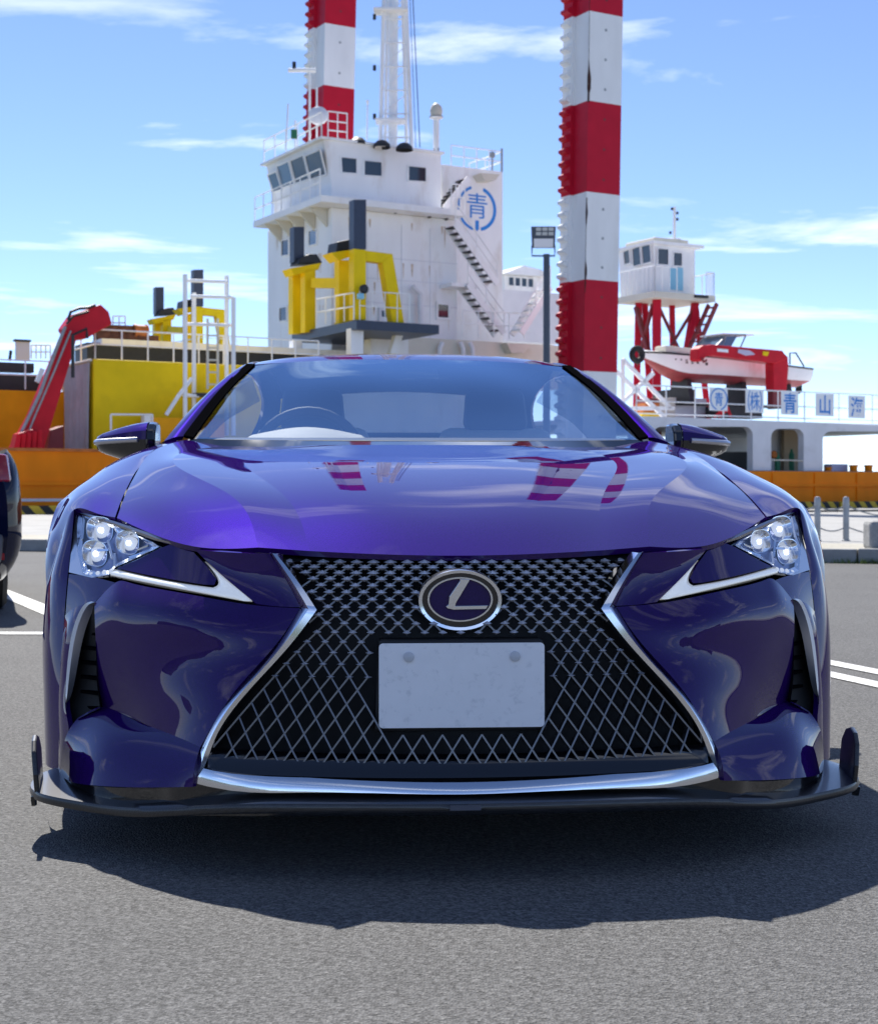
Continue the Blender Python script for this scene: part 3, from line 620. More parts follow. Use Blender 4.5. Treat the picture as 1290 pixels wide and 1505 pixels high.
rail(S(su(935, .7), .7, zrl - .05), S(su(1182, .7), .7, zrl - .05), 1.25, 6, (.1, .5, 1), .03); rail(S(su(1182, .7), .7, zrl - .05), S(su(1420, .7), .7, zrl - .05), 1.25, 5, (.1, .5, 1), .025)
part('deck_machine', 'black_steel', MB().slab([sp(990, 572, 6), sp(1022, 572, 6), sp(1022, 584, 6), sp(990, 584, 6)], W * 1.5).slab([sp(1058, 596, 4), sp(1120, 598, 4), sp(1120, 615, 4), sp(1058, 613, 4)], W))
part('deck_machine', 'cream', MB().slab([sp(968, 584, 5), sp(992, 584, 5), sp(992, 615, 5), sp(968, 615, 5)], W * 1.5))
part('deck_cabinet', 'grey_white', MB().slab([sp(992, 584, 5.4), sp(1038, 586, 5.4), sp(1038, 615, 5.4), sp(992, 615, 5.4)], W * 1.5))
part('hose_reel', 'rust_orange', MB().slab([sp(950, 592, 4), sp(969, 592, 4), sp(969, 606, 4), sp(945, 606, 4)], W * .8)); part('hose_reel', 'dark_red', MB().slab([sp(953, 585, 4.2), sp(969, 585, 4.2), sp(969, 592, 4.2), sp(950, 592, 4.2)], W * .8))
part('hose_reel', 'yellow', MB().slab([sp(944, 606, 4), sp(969, 606, 4), sp(969, 612, 4), sp(942, 612, 4)], W * .8))
mb = MB()
for a, b in (((1049, 613), (1062, 602)), ((1056, 613), (1068, 602)), ((1068, 598), (1074, 613))): mb.beam(sp(*a, 2.5), sp(*b, 2.5), .08, .1)
part('crane_brace', 'red_steel', mb)
# white braced frame at the foot of the striped tower
mb = MB()
for a, b in (((915, 528), (985, 600)), ((905, 545), (975, 612)), ((915, 528), (915, 610)), ((915, 590), (960, 548)), ((908, 600), (990, 600))): mb.beam(sp(*a, 3.2), sp(*b, 3.2), .12, .16)
part('braced_frame', 'white_ship', mb)
# sign boards on the rail
for i, (x0, x1, y0, y1, ch, lb) in enumerate(((1043, 1069, 569, 603, '青', 'white board with a ringed blue character, leftmost on the rail'), (1096, 1122, 572, 606, '㈱', 'white board with bracketed blue character, second on the rail'),
        (1148, 1173, 575, 609, '青', 'white board with bold blue character below the red crane post'), (1199, 1225, 578, 611, '山', 'white board with blue three pronged mountain character on the rail'), (1247, 1271, 581, 614, '海', 'white board with blue sea character, rightmost on the rail'))):
    w = .62; q = [sp(x0, y1, w), sp(x1, y1 + 1, w), sp(x1, y0 + 1, w), sp(x0, y0, w)]; c = (q[0] + q[2]) / 2
    r = empty('sign_board', V(c.x, c.y, q[0].z), lb, 'sign', 'blue lettered boards on the barge rail')
    bd = MB().slab(q, W * .03).build('board', 'sign_white', r)
    c = c - W * .006; hgt = (q[3] - q[0]).z
    if i == 0:
        m = arc(c, hgt * .43, hgt * .49, -75, 255, 36); m.build('ring', 'sign_blue', r); glyph(ch, c, hgt * .62, 'sign_blue', r, thick=.012, sx=.8)
    else: glyph(ch, c, hgt * (.92 if i != 1 else 1.0), 'sign_blue', r, thick=.014 if i != 1 else .0, sx=.86)
# ------------------------------------------------------------------ striped spud towers
def spud(corner_px, d, a, edges, label, lean, rust, top_py=-900):
    c = at(corner_px, 500, d); c.z = 0
    r = empty('spud_tower', V(c.x, c.y, -1.7), label, 'tower', 'red and white striped spud towers')
    zs = [CAM_H + (HOR - e) / F_PX * d for e in edges]          # band limits from the top down
    def P(u, w, z): return c + U * u + W * w + Z * z + V(lean * (z - 6), 0, 0)
    ch = .18
    for i in range(len(zs) - 1):
        z1, z0 = zs[i], zs[i + 1]; nm = 'red_tower' if i % 2 == 0 else 'tower_white'
        pl = [P(0, 0, z0), P(a, 0, z0), P(a, a, z0), P(0, a, z0)]
        o = MB().slab(pl, P(0, 0, z1) - P(0, 0, z0)).build('band', nm, r)
        step = 135 / F_PX * d / 3.05; n = max(1, int((z1 - z0) / step + .5))
        for k in range(n):
            z = z0 + (k + .45) * (z1 - z0) / n; MB().lathe(P(a * .5, -.006, z), W, [(0, 0), (0, .06), (.02, .06)], 10).build('bolt_hole', 'dark_red' if nm == 'red_tower' else 'steel_post', o)
        # toothed rack on the sunlit side
        m = MB(); n = max(1, int((z1 - z0) / .48))
        for k in range(n):
            z = z0 + (k + .5) * (z1 - z0) / n; hh = (z1 - z0) / n * .30
            m.slab([P(-.16, a * .62, z - hh), P(-.36, a * .62, z - hh * .35), P(-.36, a * .62, z + hh * .35), P(-.16, a * .62, z + hh)], W * a * .3)
        m.slab([P(-.16, a * .58, z0), P(0, a * .58, z0), P(0, a * .96, z0), P(-.16, a * .96, z0)], P(0, 0, z1) - P(0, 0, z0)); m.build('rack_teeth', nm, o)
    if rust:
        m = MB(); rnd = random.Random(3)
        for (p0, p1, wd) in rust:
            n = max(6, int((p1 - p0) / 7)); L_ = []; R_ = []
            for k in range(n + 1):
                z = CAM_H + (HOR - (p0 + (p1 - p0) * k / n)) / F_PX * d; e = wd * (.5 + .8 * rnd.random()) * math.sin(math.pi * min(1, max(.04, k / n if k < n / 2 else 1 - k / n) * 4))
                L_.append(P(-.004, .01, z) - U * 0 + W * e * .6); R_.append(P(.01, -.006, z) + U * e)
            for k in range(n):
                m.add([L_[k], P(-.004, -.006, 0) * 0 + P(-.005, -.006, (L_[k].z)), P(-.005, -.006, L_[k + 1].z), L_[k + 1]], [(0, 1, 2, 3)])
                m.add([P(-.005, -.006, R_[k].z), R_[k], R_[k + 1], P(-.005, -.006, R_[k + 1].z)], [(0, 1, 2, 3)])
        m.build('rust_streak', 'rust_dark', r)
    return r
mat('tower_white', (.80, .81, .82), .45, spec=.15, var=.05, vscale=1.3, dirt=(.40, .36, .30, .35), dscale=.8, stretch=(1, 1, .3))
mat('rust_dark', (.045, .015, .01), .9, var=.5, vscale=9)
spud(858, 60, 1.62, [-390, -255, -120, 15, 147, 281, 410, 545, 760], 'nearer striped spud tower with a rust streak behind the windscreen', .016, [(-90, 150, .10), (305, 410, .07), (290, 430, .03)])
spud(467, 72, 1.62, [-245, -152, -60, 33, 124, 220, 320], 'farther striped spud tower behind the wheelhouse roof', .02, None)

# ------------------------------------------------------------------ yellow gantry with dark posts
g0 = S(12.2, 2.17, 0); zg = sp(525, 470, 2.17).z
ga = empty('spud_gantry', V(g0.x, g0.y, 1.0), 'large yellow gantry frame on a dark platform before the white bridge', 'gantry', 'yellow gantries on the barge')
uG1 = su(645, 2.17); wG1 = tw(429, 12.2)
MB().slab([S(12.2, 2.17, zg - .34), S(uG1, 2.17, zg - .34), S(uG1, wG1, zg - .34), S(12.2, wG1, zg - .34)], (0, 0, .34)).build('platform', 'navy_steel', ga)
MB().slab([sp(516, 482, 2.6), sp(534, 484, 2.6), sp(534, 545, 2.6), sp(516, 545, 2.6)], W * .4).build('support_column', 'white_ship', ga)
MB().slab([sp(431, 500, 6.6), sp(444, 500, 6.6), sp(444, 545, 6.6), sp(431, 545, 6.6)], W * .4).build('support_column', 'white_ship', ga)
MB().beam(sp(585, 490, 3.5), sp(570, 540, 3.5), .3, .3).build('support_brace', 'white_ship', ga)
MB().slab([sp(520, 365, 2.5), sp(538, 367, 2.5), sp(538, 470, 2.5), sp(520, 470, 2.5)], W * .42).build('leg', 'yellow', ga, bevel=.02)
MB().slab([sp(498, 382, 4.0), sp(515, 382, 4.0), sp(515, 476, 4.0), sp(498, 476, 4.0)], W * .42).build('leg', 'yellow', ga, bevel=.02)
MB().slab([sp(562, 384, 2.5), sp(577, 373, 2.5), sp(594, 474, 2.5), sp(577, 474, 2.5)], W * .42).build('leg', 'yellow', ga, bevel=.02)
MB().slab([sp(538, 368, 2.52), sp(577, 373, 2.52), sp(563, 386, 2.52), sp(538, 383, 2.52)], W * .38).build('top_beam', 'yellow', ga)
MB().slab([sp(487, 371, 3.2), sp(520, 366, 3.2), sp(520, 375, 3.2), sp(498, 383, 3.2)], W * .8).build('cap_plate', 'yellow', ga)
MB().slab([sp(496, 355, 3.4), sp(520, 350, 3.4), sp(520, 366, 3.4), sp(494, 370, 3.4)], W * .8).build('winch_cover', 'black_steel', ga, bevel=.03)
MB().slab([sp(430, 401, 7.0), sp(445, 399, 7.0), sp(445, 490, 7.0), sp(430, 490, 7.0)], W * .42).build('leg', 'yellow', ga, bevel=.02)
MB().slab([sp(448, 396, 6.2), sp(464, 394, 6.2), sp(464, 488, 6.2), sp(448, 488, 6.2)], W * .42).build('leg', 'yellow', ga, bevel=.02)
MB().slab([sp(427, 394, 6.2), sp(472, 386, 6.2), sp(468, 396, 6.2), sp(432, 404, 6.2)], W * .8).build('cap_plate', 'yellow', ga)
MB().slab([sp(438, 388, 6.6), sp(441, 378, 6.6), sp(455, 373, 6.6), sp(466, 373, 6.6), sp(474, 386, 6.6)], W * .8).build('winch_cover', 'black_steel', ga, bevel=.03)
MB().beam(sp(462, 416, 6.0), sp(500, 416, 4.2), .3, .38).build('tie_beam', 'yellow', ga)
MB().slab([sp(520, 293, 2.54), sp(538, 293, 2.54), sp(538, 366, 2.54), sp(520, 366, 2.54)], W * .4).build('guide_post', 'navy_steel', ga)
MB().slab([sp(432, 333, 6.9), sp(447, 333, 6.9), sp(447, 385, 6.9), sp(432, 385, 6.9)], W * .4).build('guide_post', 'navy_steel', ga)
rail(sp(465, 478, 5), sp(520, 470, 2.4), 1.0, 4, parent=ga); rail(S(12.4, 2.3, zg), S(uG1 - 1.2, 2.3, zg), 1.1, 4, r=.02, parent=ga)
rear = copy_tree(ga)
rear['label'] = 'smaller looking yellow gantry far left behind the white ladder tower'
p1 = at(528, 293, sp(528, 293, 2.54).y); p2 = at(291, 396, 76)
rear.location = Vector(ga.location) + Vector((p2.x - p1.x, p2.y - p1.y, p2.z - p1.z))
# person shaped float hung on the gantry is only a yellow air hose reel
c = sp(533, 425, 2.3); MB().lathe(c, -W, [(0, 0), (0, .12), (.05, .17), (.15, .17), (.2, .12), (.2, 0)], 14).thing('hose_drum', 'black_steel', 'small black hose drum fixed to the front leg of the large gantry', 'hose drum', c)
c = sp(528, 440, 2.3); MB().slab([c + U * -.12, c + U * .12, c + U * .12 + Z * .22, c - U * .12 + Z * .22], -W * .2).thing('valve_box', 'light_blue', 'pale blue valve box on the front leg of the large gantry', 'box', c, bevel=.04)

# ------------------------------------------------------------------ red loader crane, left
b = sp(60, 660, 1.3)
cr_ = empty('loader_crane', V(b.x, b.y, b.z), 'red folding loader crane leaning over the orange bulwark at left', 'crane')
def sl(poly, w, dep, name, m, bevel=.03): return MB().slab([sp(x, y, w) for x, y in poly], W * dep).build(name, m, cr_, bevel=bevel)
sl([(18, 658), (44, 612), (100, 478), (118, 470), (112, 500), (104, 530), (66, 655)], 1.6, .55, 'main_boom', 'red_steel')
sl([(94, 482), (108, 462), (148, 447), (160, 458), (165, 476), (150, 484), (128, 497), (104, 500)], 1.5, .75, 'folded_boom', 'red_steel')
sl([(20, 660), (26, 637), (50, 630), (66, 640), (66, 660)], 1.1, .6, 'crane_base', 'red_steel'); sl([(70, 660), (74, 632), (94, 625), (94, 660)], 2.2, .8, 'slew_column', 'dark_red')
sl([(52, 560), (60, 540), (66, 543), (58, 563)], 1.5, .1, 'boom_bracket', 'grey_white', 0)
MB().tube([sp(22, 655, 1.4), sp(58, 580, 1.4), sp(80, 520, 1.4), sp(96, 480, 1.4)], .06).tube([sp(34, 655, 1.35), sp(52, 610, 1.35), sp(80, 545, 1.35), sp(104, 486, 1.35)], .035).build('hydraulic_ram', 'steel_post', cr_, smooth=True)
MB().tube([sp(100, 470, 1.3), sp(104, 458, 1.3), sp(116, 453, 1.3), sp(130, 452, 1.3), sp(140, 448, 1.3)], .05).tube([sp(98, 476, 1.3), sp(108, 464, 1.3), sp(130, 458, 1.3)], .04).build('hose', 'black_steel', cr_, smooth=True)
MB().tube([sp(107, 555, 1.2), sp(107, 492, 1.2), sp(127, 483, 1.2), sp(128, 497, 1.2)], .06).build('guard_rail', 'black_steel', cr_, smooth=True)
mb = MB()
for k in range(5): mb.beam(sp(26 + 8 * k, 658, 1.0), sp(28 + 8 * k, 640 - 2 * k, 1.0), .12, .14)
mb.build('control_levers', 'red_steel', cr_)
# ------------------------------------------------------------------ white ladder tower
b = sp(305, 620, 1.0); lt = empty('ladder_tower', V(b.x, b.y, 1.2), 'white tubular ladder tower standing before the yellow store', 'ladder tower')
for px, py in ((272, 403), (285, 430), (333, 405), (343, 437)):
    MB().tube([sp(px + (-2 if px < 300 else 2) * 0, 640, 1.0 if px in (272, 343) else 1.6), sp(px, py, 1.0 if px in (272, 343) else 1.6)], .075, 8).build('upright', 'white_ship', lt, smooth=True)
mb = MB()
for (x0, x1, y) in ((274, 334, 412), (280, 342, 435), (274, 343, 476), (268, 292, 580)): mb.tube([sp(x0, y, 1.2), sp(x1, y + 2, 1.2)], .06, 8)
mb.tube([sp(244, 610, 1.0), sp(262, 582, 1.0), sp(282, 556, 1.0)], .07, 8); mb.build('cross_bar', 'white_ship', lt, smooth=True)
mb = MB()
for px in (305, 320): mb.tube([sp(px, 468, 1.3), sp(px, 572, 1.3)], .045, 8)
ld = mb.build('ladder', 'cream', lt)
for k in range(6): MB().tube([sp(305, 475 + k * 18, 1.3), sp(320, 475 + k * 18, 1.3)], .035, 6).build('rung', 'cream', ld)
MB().slab([sp(290, 577, 1.1), sp(318, 578, 1.1), sp(318, 583, 1.1), sp(290, 582, 1.1)], W * .7).build('landing', 'black_steel', lt)

# ------------------------------------------------------------------ control cabin on red legs
uC, wC = su(963, 9.45), 9.45; wC1 = tw(912, uC); uC1 = su(1021, wC); Yc = S(uC, wC, 0).y
def cz(py): return CAM_H + (HOR - py) / F_PX * Yc
ct = empty('control_cabin', V(S(uC + 1, wC + 1, 0).x, S(uC + 1, wC + 1, 0).y, 1.4), 'white control cabin raised on red lattice legs behind the small boat', 'cabin')
mb = MB(); lo = [S(uC, wC, cz(430)), S(uC1, wC, cz(430)), S(uC1, wC1, cz(430)), S(uC, wC1, cz(430))]; hi = [p + Z * (cz(359) - cz(430)) for p in lo]
hi[0] = hi[0] - U * .12 - W * .08; hi[3] = hi[3] - U * .12; mb.add(lo + hi, [(0, 1, 5, 4), (1, 2, 6, 5), (2, 3, 7, 6), (3, 0, 4, 7), (4, 5, 6, 7), (3, 2, 1, 0)])
body = mb.build('cabin_body', 'white_ship', ct)
MB().slab([S(uC - .3, wC - .25, cz(359)), S(uC1 + .35, wC - .25, cz(359)), S(uC1 + .35, wC1 + .3, cz(359)), S(uC - .3, wC1 + .3, cz(359))], (0, 0, .14)).build('roof', 'white_ship', ct)
MB().slab([S(uC + .1, wC + .2, cz(354)), S(uC1 - .2, wC + .2, cz(354)), S(uC1 - .2, wC1 - .2, cz(354)), S(uC + .1, wC1 - .2, cz(354))], (0, 0, .25)).build('roof_unit', 'cream', ct, bevel=.08)
win_s(966, 981, 365, 388, wC - .10, parent=ct, slant=0); win_s(989, 1001, 371, 390, wC - .02, parent=ct)
for a, b, c, d in ((918, 926, 367, 386), (931, 942, 362, 388), (945, 957, 358, 384)): win_t(a, b, c, d, uC - .1, parent=ct, dpx=1, drop=(b - a) * .4, off=.05)
MB().slab([sp(984, 392, wC - .02), sp(1003, 394, wC - .02), sp(1003, 427, wC - .02), sp(984, 425, wC - .02)], -W * .03).build('door', 'light_blue', ct)
uF1 = su(1051, wC - .7); wF1 = tw(905, uC - .6)
MB().slab([S(uC - .6, wC - .7, cz(440)), S(uF1, wC - .7, cz(440)), S(uF1, wF1, cz(440)), S(uC - .6, wF1, cz(440))], (0, 0, cz(431) - cz(440))).build('floor', 'cream', ct)
rail(S(uC - .5, wC - .6, cz(431)), S(uC - .5, wF1, cz(431)), 1.2, 9, (1,), .03, parent=ct); rail(S(uC - .5, wC - .6, cz(431)), S(uC + .8, wC - .6, cz(431)), 1.2, 3, (1,), .03, parent=ct)
rail(S(uC1 + .2, wC - .6, cz(431)), S(uF1, wC - .6, cz(431)), 1.1, 4, (1,), .03, parent=ct); rail(S(uF1, wC - .6, cz(431)), S(uF1, wC + 2, cz(431)), 1.1, 3, (1,), .03, parent=ct)
MB().slab([sp(1022, 433, wC - .8), sp(1041, 434, wC - .8), sp(1041, 438, wC - .8), sp(1022, 437, wC - .8)], W * .3).build('floor_box', 'black_steel', ct)
zf = cz(440); zb = 1.5
for (x, w, lean, wd) in ((uC + .15, wC + .1, .0, .38), (uC + .15, wF1 - .8, -.15, .3), (uC1 + .1, wC + .1, .75, .26), (uC1 + .1, wC + .1, -1.1, .28), (uC1 - .2, wF1 - .8, .1, .26), (uC + .6, wC + 1.6, .35, .28)):
    MB().beam(S(x, w, zf), S(x + lean * 1.6, w, zb), wd, wd).build('leg', 'red_tower', ct)
mb = MB(); a, b_, c_, d_ = S(uC, wC + .2, zf - .2), S(uC, wF1 - .8, zf - .2), S(uC, wC + .2, zf - 3.2), S(uC, wF1 - .8, zf - 3.2)
mb.beam(a, d_, .14).beam(b_, c_, .2); e_, f_ = S(uC1, wC + .1, zf - .3), S(uC1 - .4, wC + .1, zf - 3.1)
mb.beam(a + U * .3, f_, .12).beam(e_, c_ + U * .3, .12); mb.build('brace', 'dark_red', ct)
mb = MB(); s0, s1 = S(uC1 + .6, wC - .3, zf - .1), S(uC1 - 1.0, wC - .3, zf - 3.0)
mb.beam(s0, s1, .08, .2).beam(s0 - W * .6, s1 - W * .6, .08, .2); st = mb.build('stair', 'dark_red', ct)
for k in range(7): q = s0.lerp(s1, (k + .5) / 7); MB().slab([q - U * .14, q + U * .14, q + U * .14 - W * .6, q - U * .14 - W * .6], (0, 0, .05)).build('step', 'dark_red', st)
b = S(uC1 - .6, wC + .8, cz(354)); MB().tube([b, b + Z * 1.9], .07).tube([b + V(-.35, 0, .35), b + V(.3, 0, .35)], .05).lathe(b, Z, [(0, .3), (.35, .2), (.4, 0)], 12).build('signal_mast', 'white_ship', ct)
for dx, dz in ((-.12, 1.75), (.14, 1.55), (.14, 1.25), (-.2, .6)): MB().lathe(b + V(dx, 0, dz), Z, [(0, 0), (0, .06), (.12, .06), (.12, 0)], 8).build('signal_lamp', 'black_steel', ct)

# ------------------------------------------------------------------ small boat on the upper deck
wb = 5.2; bo = sp(938, 517, wb); st_ = sp(1166, 545, wb); Lb = (st_ - bo).length * 1.0; U2 = Vector((st_.x - bo.x, st_.y - bo.y, 0)).normalized(); W2 = Vector((-U2.y, U2.x, 0))
Lb = Vector((st_.x - bo.x, st_.y - bo.y, 0)).length; zk = sp(1000, 562, wb).z
boat = empty('motor_boat', V(*((bo + st_) / 2).xy, zk), 'small white motor boat with red bottom parked on the upper deck', 'boat')
zs0 = bo.z; zs1 = st_.z
Gs = []
for i in range(25):
    t = i / 24; hb = 1.25 * min(1, (1 - (1 - min(1, t * 1.9)) ** 2)) ** .8 + .02; x = t * Lb
    shz = zs0 + (zs1 - zs0) * t; kz = zk + .95 * max(0, 1 - t * 3.6) ** 2.0
    cz_ = kz + (shz - kz) * .30; ring = []
    prof = [(0, kz), (hb * .55, kz + (cz_ - kz) * .55), (hb * .84, cz_), (hb * .92, cz_ + (shz - cz_) * .25), (hb * .97, cz_ + (shz - cz_) * .6), (hb, shz)]
    fwd = -(.55 * (1 - t) ** 3)
    for y, z in prof[::-1]: ring.append(bo + U2 * (x + fwd * 0 + (.9 * (1 - (z - zk) / (shz - zk)) * max(0, 1 - t * 5))) - W2 * y + Z * (z - bo.z))
    for y, z in prof[1:]: ring.append(bo + U2 * (x + (.9 * (1 - (z - zk) / (shz - zk)) * max(0, 1 - t * 5))) + W2 * y + Z * (z - bo.z))
    Gs.append([p - Z * 0 for p in ring])
def cut(G, a, b): return [r[a:b] for r in G]
mb = MB().grid(cut(Gs, 0, 4)).grid(cut(Gs, 7, 11)); mb.slab(Gs[-1], U2 * .03); mb.build('hull', 'white_ship', boat, smooth=True)
MB().grid(cut(Gs, 3, 8)).build('bottom', 'antifoul', boat, smooth=True)
MB().tube([r[0] for r in Gs], .045, 6).tube([r[-1] for r in Gs], .045, 6).build('rubbing_strip', 'black_steel', boat)
mb = MB(); mb.grid([[r[0] + Z * .04, (r[0] + r[-1]) / 2 + Z * .12, r[-1] + Z * .04] for r in Gs]); mb.build('deck', 'white_ship', boat)
def bp(t, y, z): p = bo + U2 * t * Lb + W2 * y; p.z = zs0 + (zs1 - zs0) * t + z; return p
MB().slab([bp(.13, -.4, .1), bp(.30, -.5, .1), bp(.30, .5, .1), bp(.13, .4, .1)], (0, 0, .28)).build('hatch', 'cream', boat, bevel=.08)
cg = [[bp(.30, -.7, .1), bp(.36, -.85, .35), bp(.42, -.9, .55), bp(.52, -.95, .62), bp(.62, -1.0, .3), bp(.66, -1.0, .12)]]; cg.append([p + W2 * 1.6 for p in cg[0]])
MB().slab(cg[0], W2 * 1.7).build('coaming', 'white_ship', boat, bevel=.05)
ws = [bp(.40, -.85, .5), bp(.47, -.8, 1.05), bp(.545, -.8, 1.15), bp(.50, -.85, .6)]
MB().slab(ws, W2 * .03).slab([p + W2 * 1.55 for p in ws], W2 * .03).slab([ws[0], ws[1], ws[1] + W2 * 1.55, ws[0] + W2 * 1.55], U2 * .03).build('windscreen', 'sky_glass', boat)
mb = MB()
for o_ in (0, 1.57): mb.tube([p + W2 * o_ for p in (bp(.40, -.85, .52), bp(.475, -.8, 1.08), bp(.60, -.8, 1.22))], .04, 6).tube([p + W2 * o_ for p in (bp(.60, -.8, 1.22), bp(.545, -.9, .45))], .035, 6).tube([p + W2 * o_ for p in (bp(.475, -.8, 1.08), bp(.44, -.85, .55))], .03, 6)
mb.tube([bp(.475, -.8, 1.08), bp(.475, .77, 1.08)], .035, 6).tube([bp(.6, -.8, 1.22), bp(.6, .77, 1.22)], .03, 6); mb.build('windscreen_frame', 'steel_post', boat, smooth=True)
MB().slab([bp(.45, -.8, 1.12), bp(.66, -.75, 1.26), bp(.66, .75, 1.26), bp(.45, .75, 1.12)], (0, 0, .05)).build('sun_top', 'white_ship', boat)
mb = MB(); mb.tube([bp(.86, -1.1, .1), bp(.86, -1.1, .62), bp(.90, -1.1, .66), bp(.955, -1.1, .1)], .04, 6).tube([bp(.86, .9, .1), bp(.86, .9, .62), bp(.90, .9, .66), bp(.955, .9, .1)], .04, 6); mb.build('stern_rail', 'black_steel', boat, smooth=True)
e = bp(1.01, 0, -.75); MB().box(e.x - .12, e.x + .3, e.y - .15, e.y + .15, e.z, e.z + .35).lathe(e + V(.15, 0, -.1), U2, [(0, .0), (.0, .22), (.05, .22), (.1, 0)], 10).build('outdrive', 'black_steel', boat, bevel=.03)
rl = random.Random(5); mb = MB()          # faded registration marks on the bow, unreadable in the photo
for k in range(6):
    t = .155 + k * .028 + (.02 if k > 4 else 0)
    a = Gs[int(t * 24)][1]; b2 = Gs[int(t * 24) + 1][1]; fr = t * 24 - int(t * 24); p = a.lerp(b2, fr) - W2 * .03
    for j in range(3): o_ = V(0, 0, rl.uniform(-.08, .06)); mb.slab([p + o_, p + o_ + U2 * .12, p + o_ + U2 * .12 + Z * .04, p + o_ + Z * .04], W2 * .02)
mb.build('bow_marks', 'black_steel', boat)
# cradle supports under the boat
p = (bo + st_) / 2; cr2 = empty('boat_cradle', V(p.x, p.y, zk - 1.0), 'dark cradle frames under the white motor boat', 'cradle')
for t in (.25, .6, .9):
    p = bo + U2 * t * Lb; MB().slab([V(p.x, p.y, zk - 1.0) - W2 * .8, V(p.x, p.y, zk - 1.0) + W2 * .8, V(p.x, p.y, zk + .12) + W2 * .5, V(p.x, p.y, zk + .12) - W2 * .5], U2 * .25).build('cradle_frame', 'black_steel', cr2)
MB().beam(V(*(bo + U2 * .2 * Lb).xy, zk - .95), V(*(bo + U2 * .95 * Lb).xy, zk - .95), .2, .1).build('cradle_beam', 'black_steel', cr2)
c = sp(936, 521, 4.2); mb = MB(); n = 20
mb.tube([c + (U * math.cos(2 * math.pi * k / n) + Z * math.sin(2 * math.pi * k / n)) * .27 for k in range(n)], .13, 10, closed=True)
mb.thing('tyre_fender', 'rubber', 'black tyre fender hanging at the bow of the small boat', 'tyre', c, smooth=True)
# ------------------------------------------------------------------ red knuckle crane beside the boat
b = sp(1147, 592, 2.6); kc = empty('knuckle_crane', b, 'red knuckle boom crane folded alongside the white motor boat', 'crane')
def kl(poly, w, dep, name, m='red_steel', bevel=.04): return MB().slab([sp(x, y, w) for x, y in poly], W * dep).build(name, m, kc, bevel=bevel)
kl([(1033, 509), (1045, 506), (1150, 515), (1158, 527), (1140, 534), (1050, 522)], 2.6, .5, 'boom')
kl([(1026, 528), (1027, 512), (1034, 507), (1046, 507), (1048, 521), (1037, 524), (1033, 531)], 2.55, .6, 'boom_head')
kl([(1136, 530), (1150, 517), (1158, 524), (1159, 540), (1156, 574), (1137, 574)], 2.7, .55, 'column'); kl([(1136, 572), (1148, 572), (1148, 598), (1136, 598)], 2.9, .4, 'column_base', 'dark_red')
kl([(1054, 512), (1070, 513.5), (1070, 518), (1054, 516.5)], 2.57, .02, 'maker_plate', 'sign_white', 0); kl([(1085, 513), (1102, 515), (1110, 521), (1096, 522.5), (1084, 518)], 2.57, .02, 'decal', 'lilac_box', 0); kl([(1121, 516), (1130, 517), (1128, 523), (1121, 522)], 2.57, .02, 'decal', 'yellow', 0)
MB().tube([sp(1031, 526, 2.5), sp(1034, 532, 2.5), sp(1038, 529, 2.5)], .05).build('hook', 'dark_red', kc)
# ------------------------------------------------------------------ purple coupe (car frame: x right in view, y back from the nose, z up)
paint_mat('purple_paint', (.0245, .0056, .100), .13, .38)
paint_mat('purple_dark', (.018, .007, .085), .03, .5)
mat('chrome', (.84, .86, .90), .13, metal=1.)
mat('satin_trim_glint', (.62, .62, .67), .30, metal=.85)  # vent trim metal; also colours in reflected light beside lamps and on mirrors
mat('seal_black', (.004, .004, .005), .9, spec=0.)
mat('smoke_chrome', (.34, .34, .37), .22, metal=1.)
mat('mesh_metal', (.19, .19, .20), .34, metal=.8)
mat('stud_metal', (.74, .74, .79), .35, metal=.3, coat=.6)
mat('gloss_black', (.006, .006, .008), .08, coat=1.)
mat('matt_black', (.010, .010, .011), .6)
mat('plate_white', (.92, .93, .95), .45, var=.02, vscale=30, dirt=(.42, .46, .50, .5), dscale=55)
mat('plate_mark', (.58, .60, .63), .5)
mat('lamp_white', (.90, .93, .91), .22, coat=1., emit=.16)
mat('lamp_silver', (.90, .92, .96), .16, metal=1.)
mat('leather_cream', (.80, .75, .66), .6, bump=.2, bscale=200)
mat('leather_dark', (.03, .03, .035), .6, bump=.2, bscale=200)
mat('tyre_rubber', (.018, .018, .019), .7, bump=.2, bscale=80)
mat('rim_metal', (.30, .30, .32), .25, metal=1.)
carbon_mat('carbon'); mat('maker_grey', (.07, .07, .09), .5)
glass_mat('windscreen_glass', (.86, .90, .90), 1.55, 0., 2.25, (.60, .79, 1.0))
glass_mat('rear_glass', (.80, .86, .86), 1.45)
glass_mat('side_glass', (.62, .67, .68), 1.5)
glass_mat('lamp_cover_glass', (.97, .98, 1.0), 1.45)
mat('lens_led', (.80, .85, .92), .08, coat=1., emit=.32)
mat('led_core', (.95, .97, 1.0), .3, emit=2.6)
mat('lamp_back', (.24, .26, .40), .22, metal=.6)

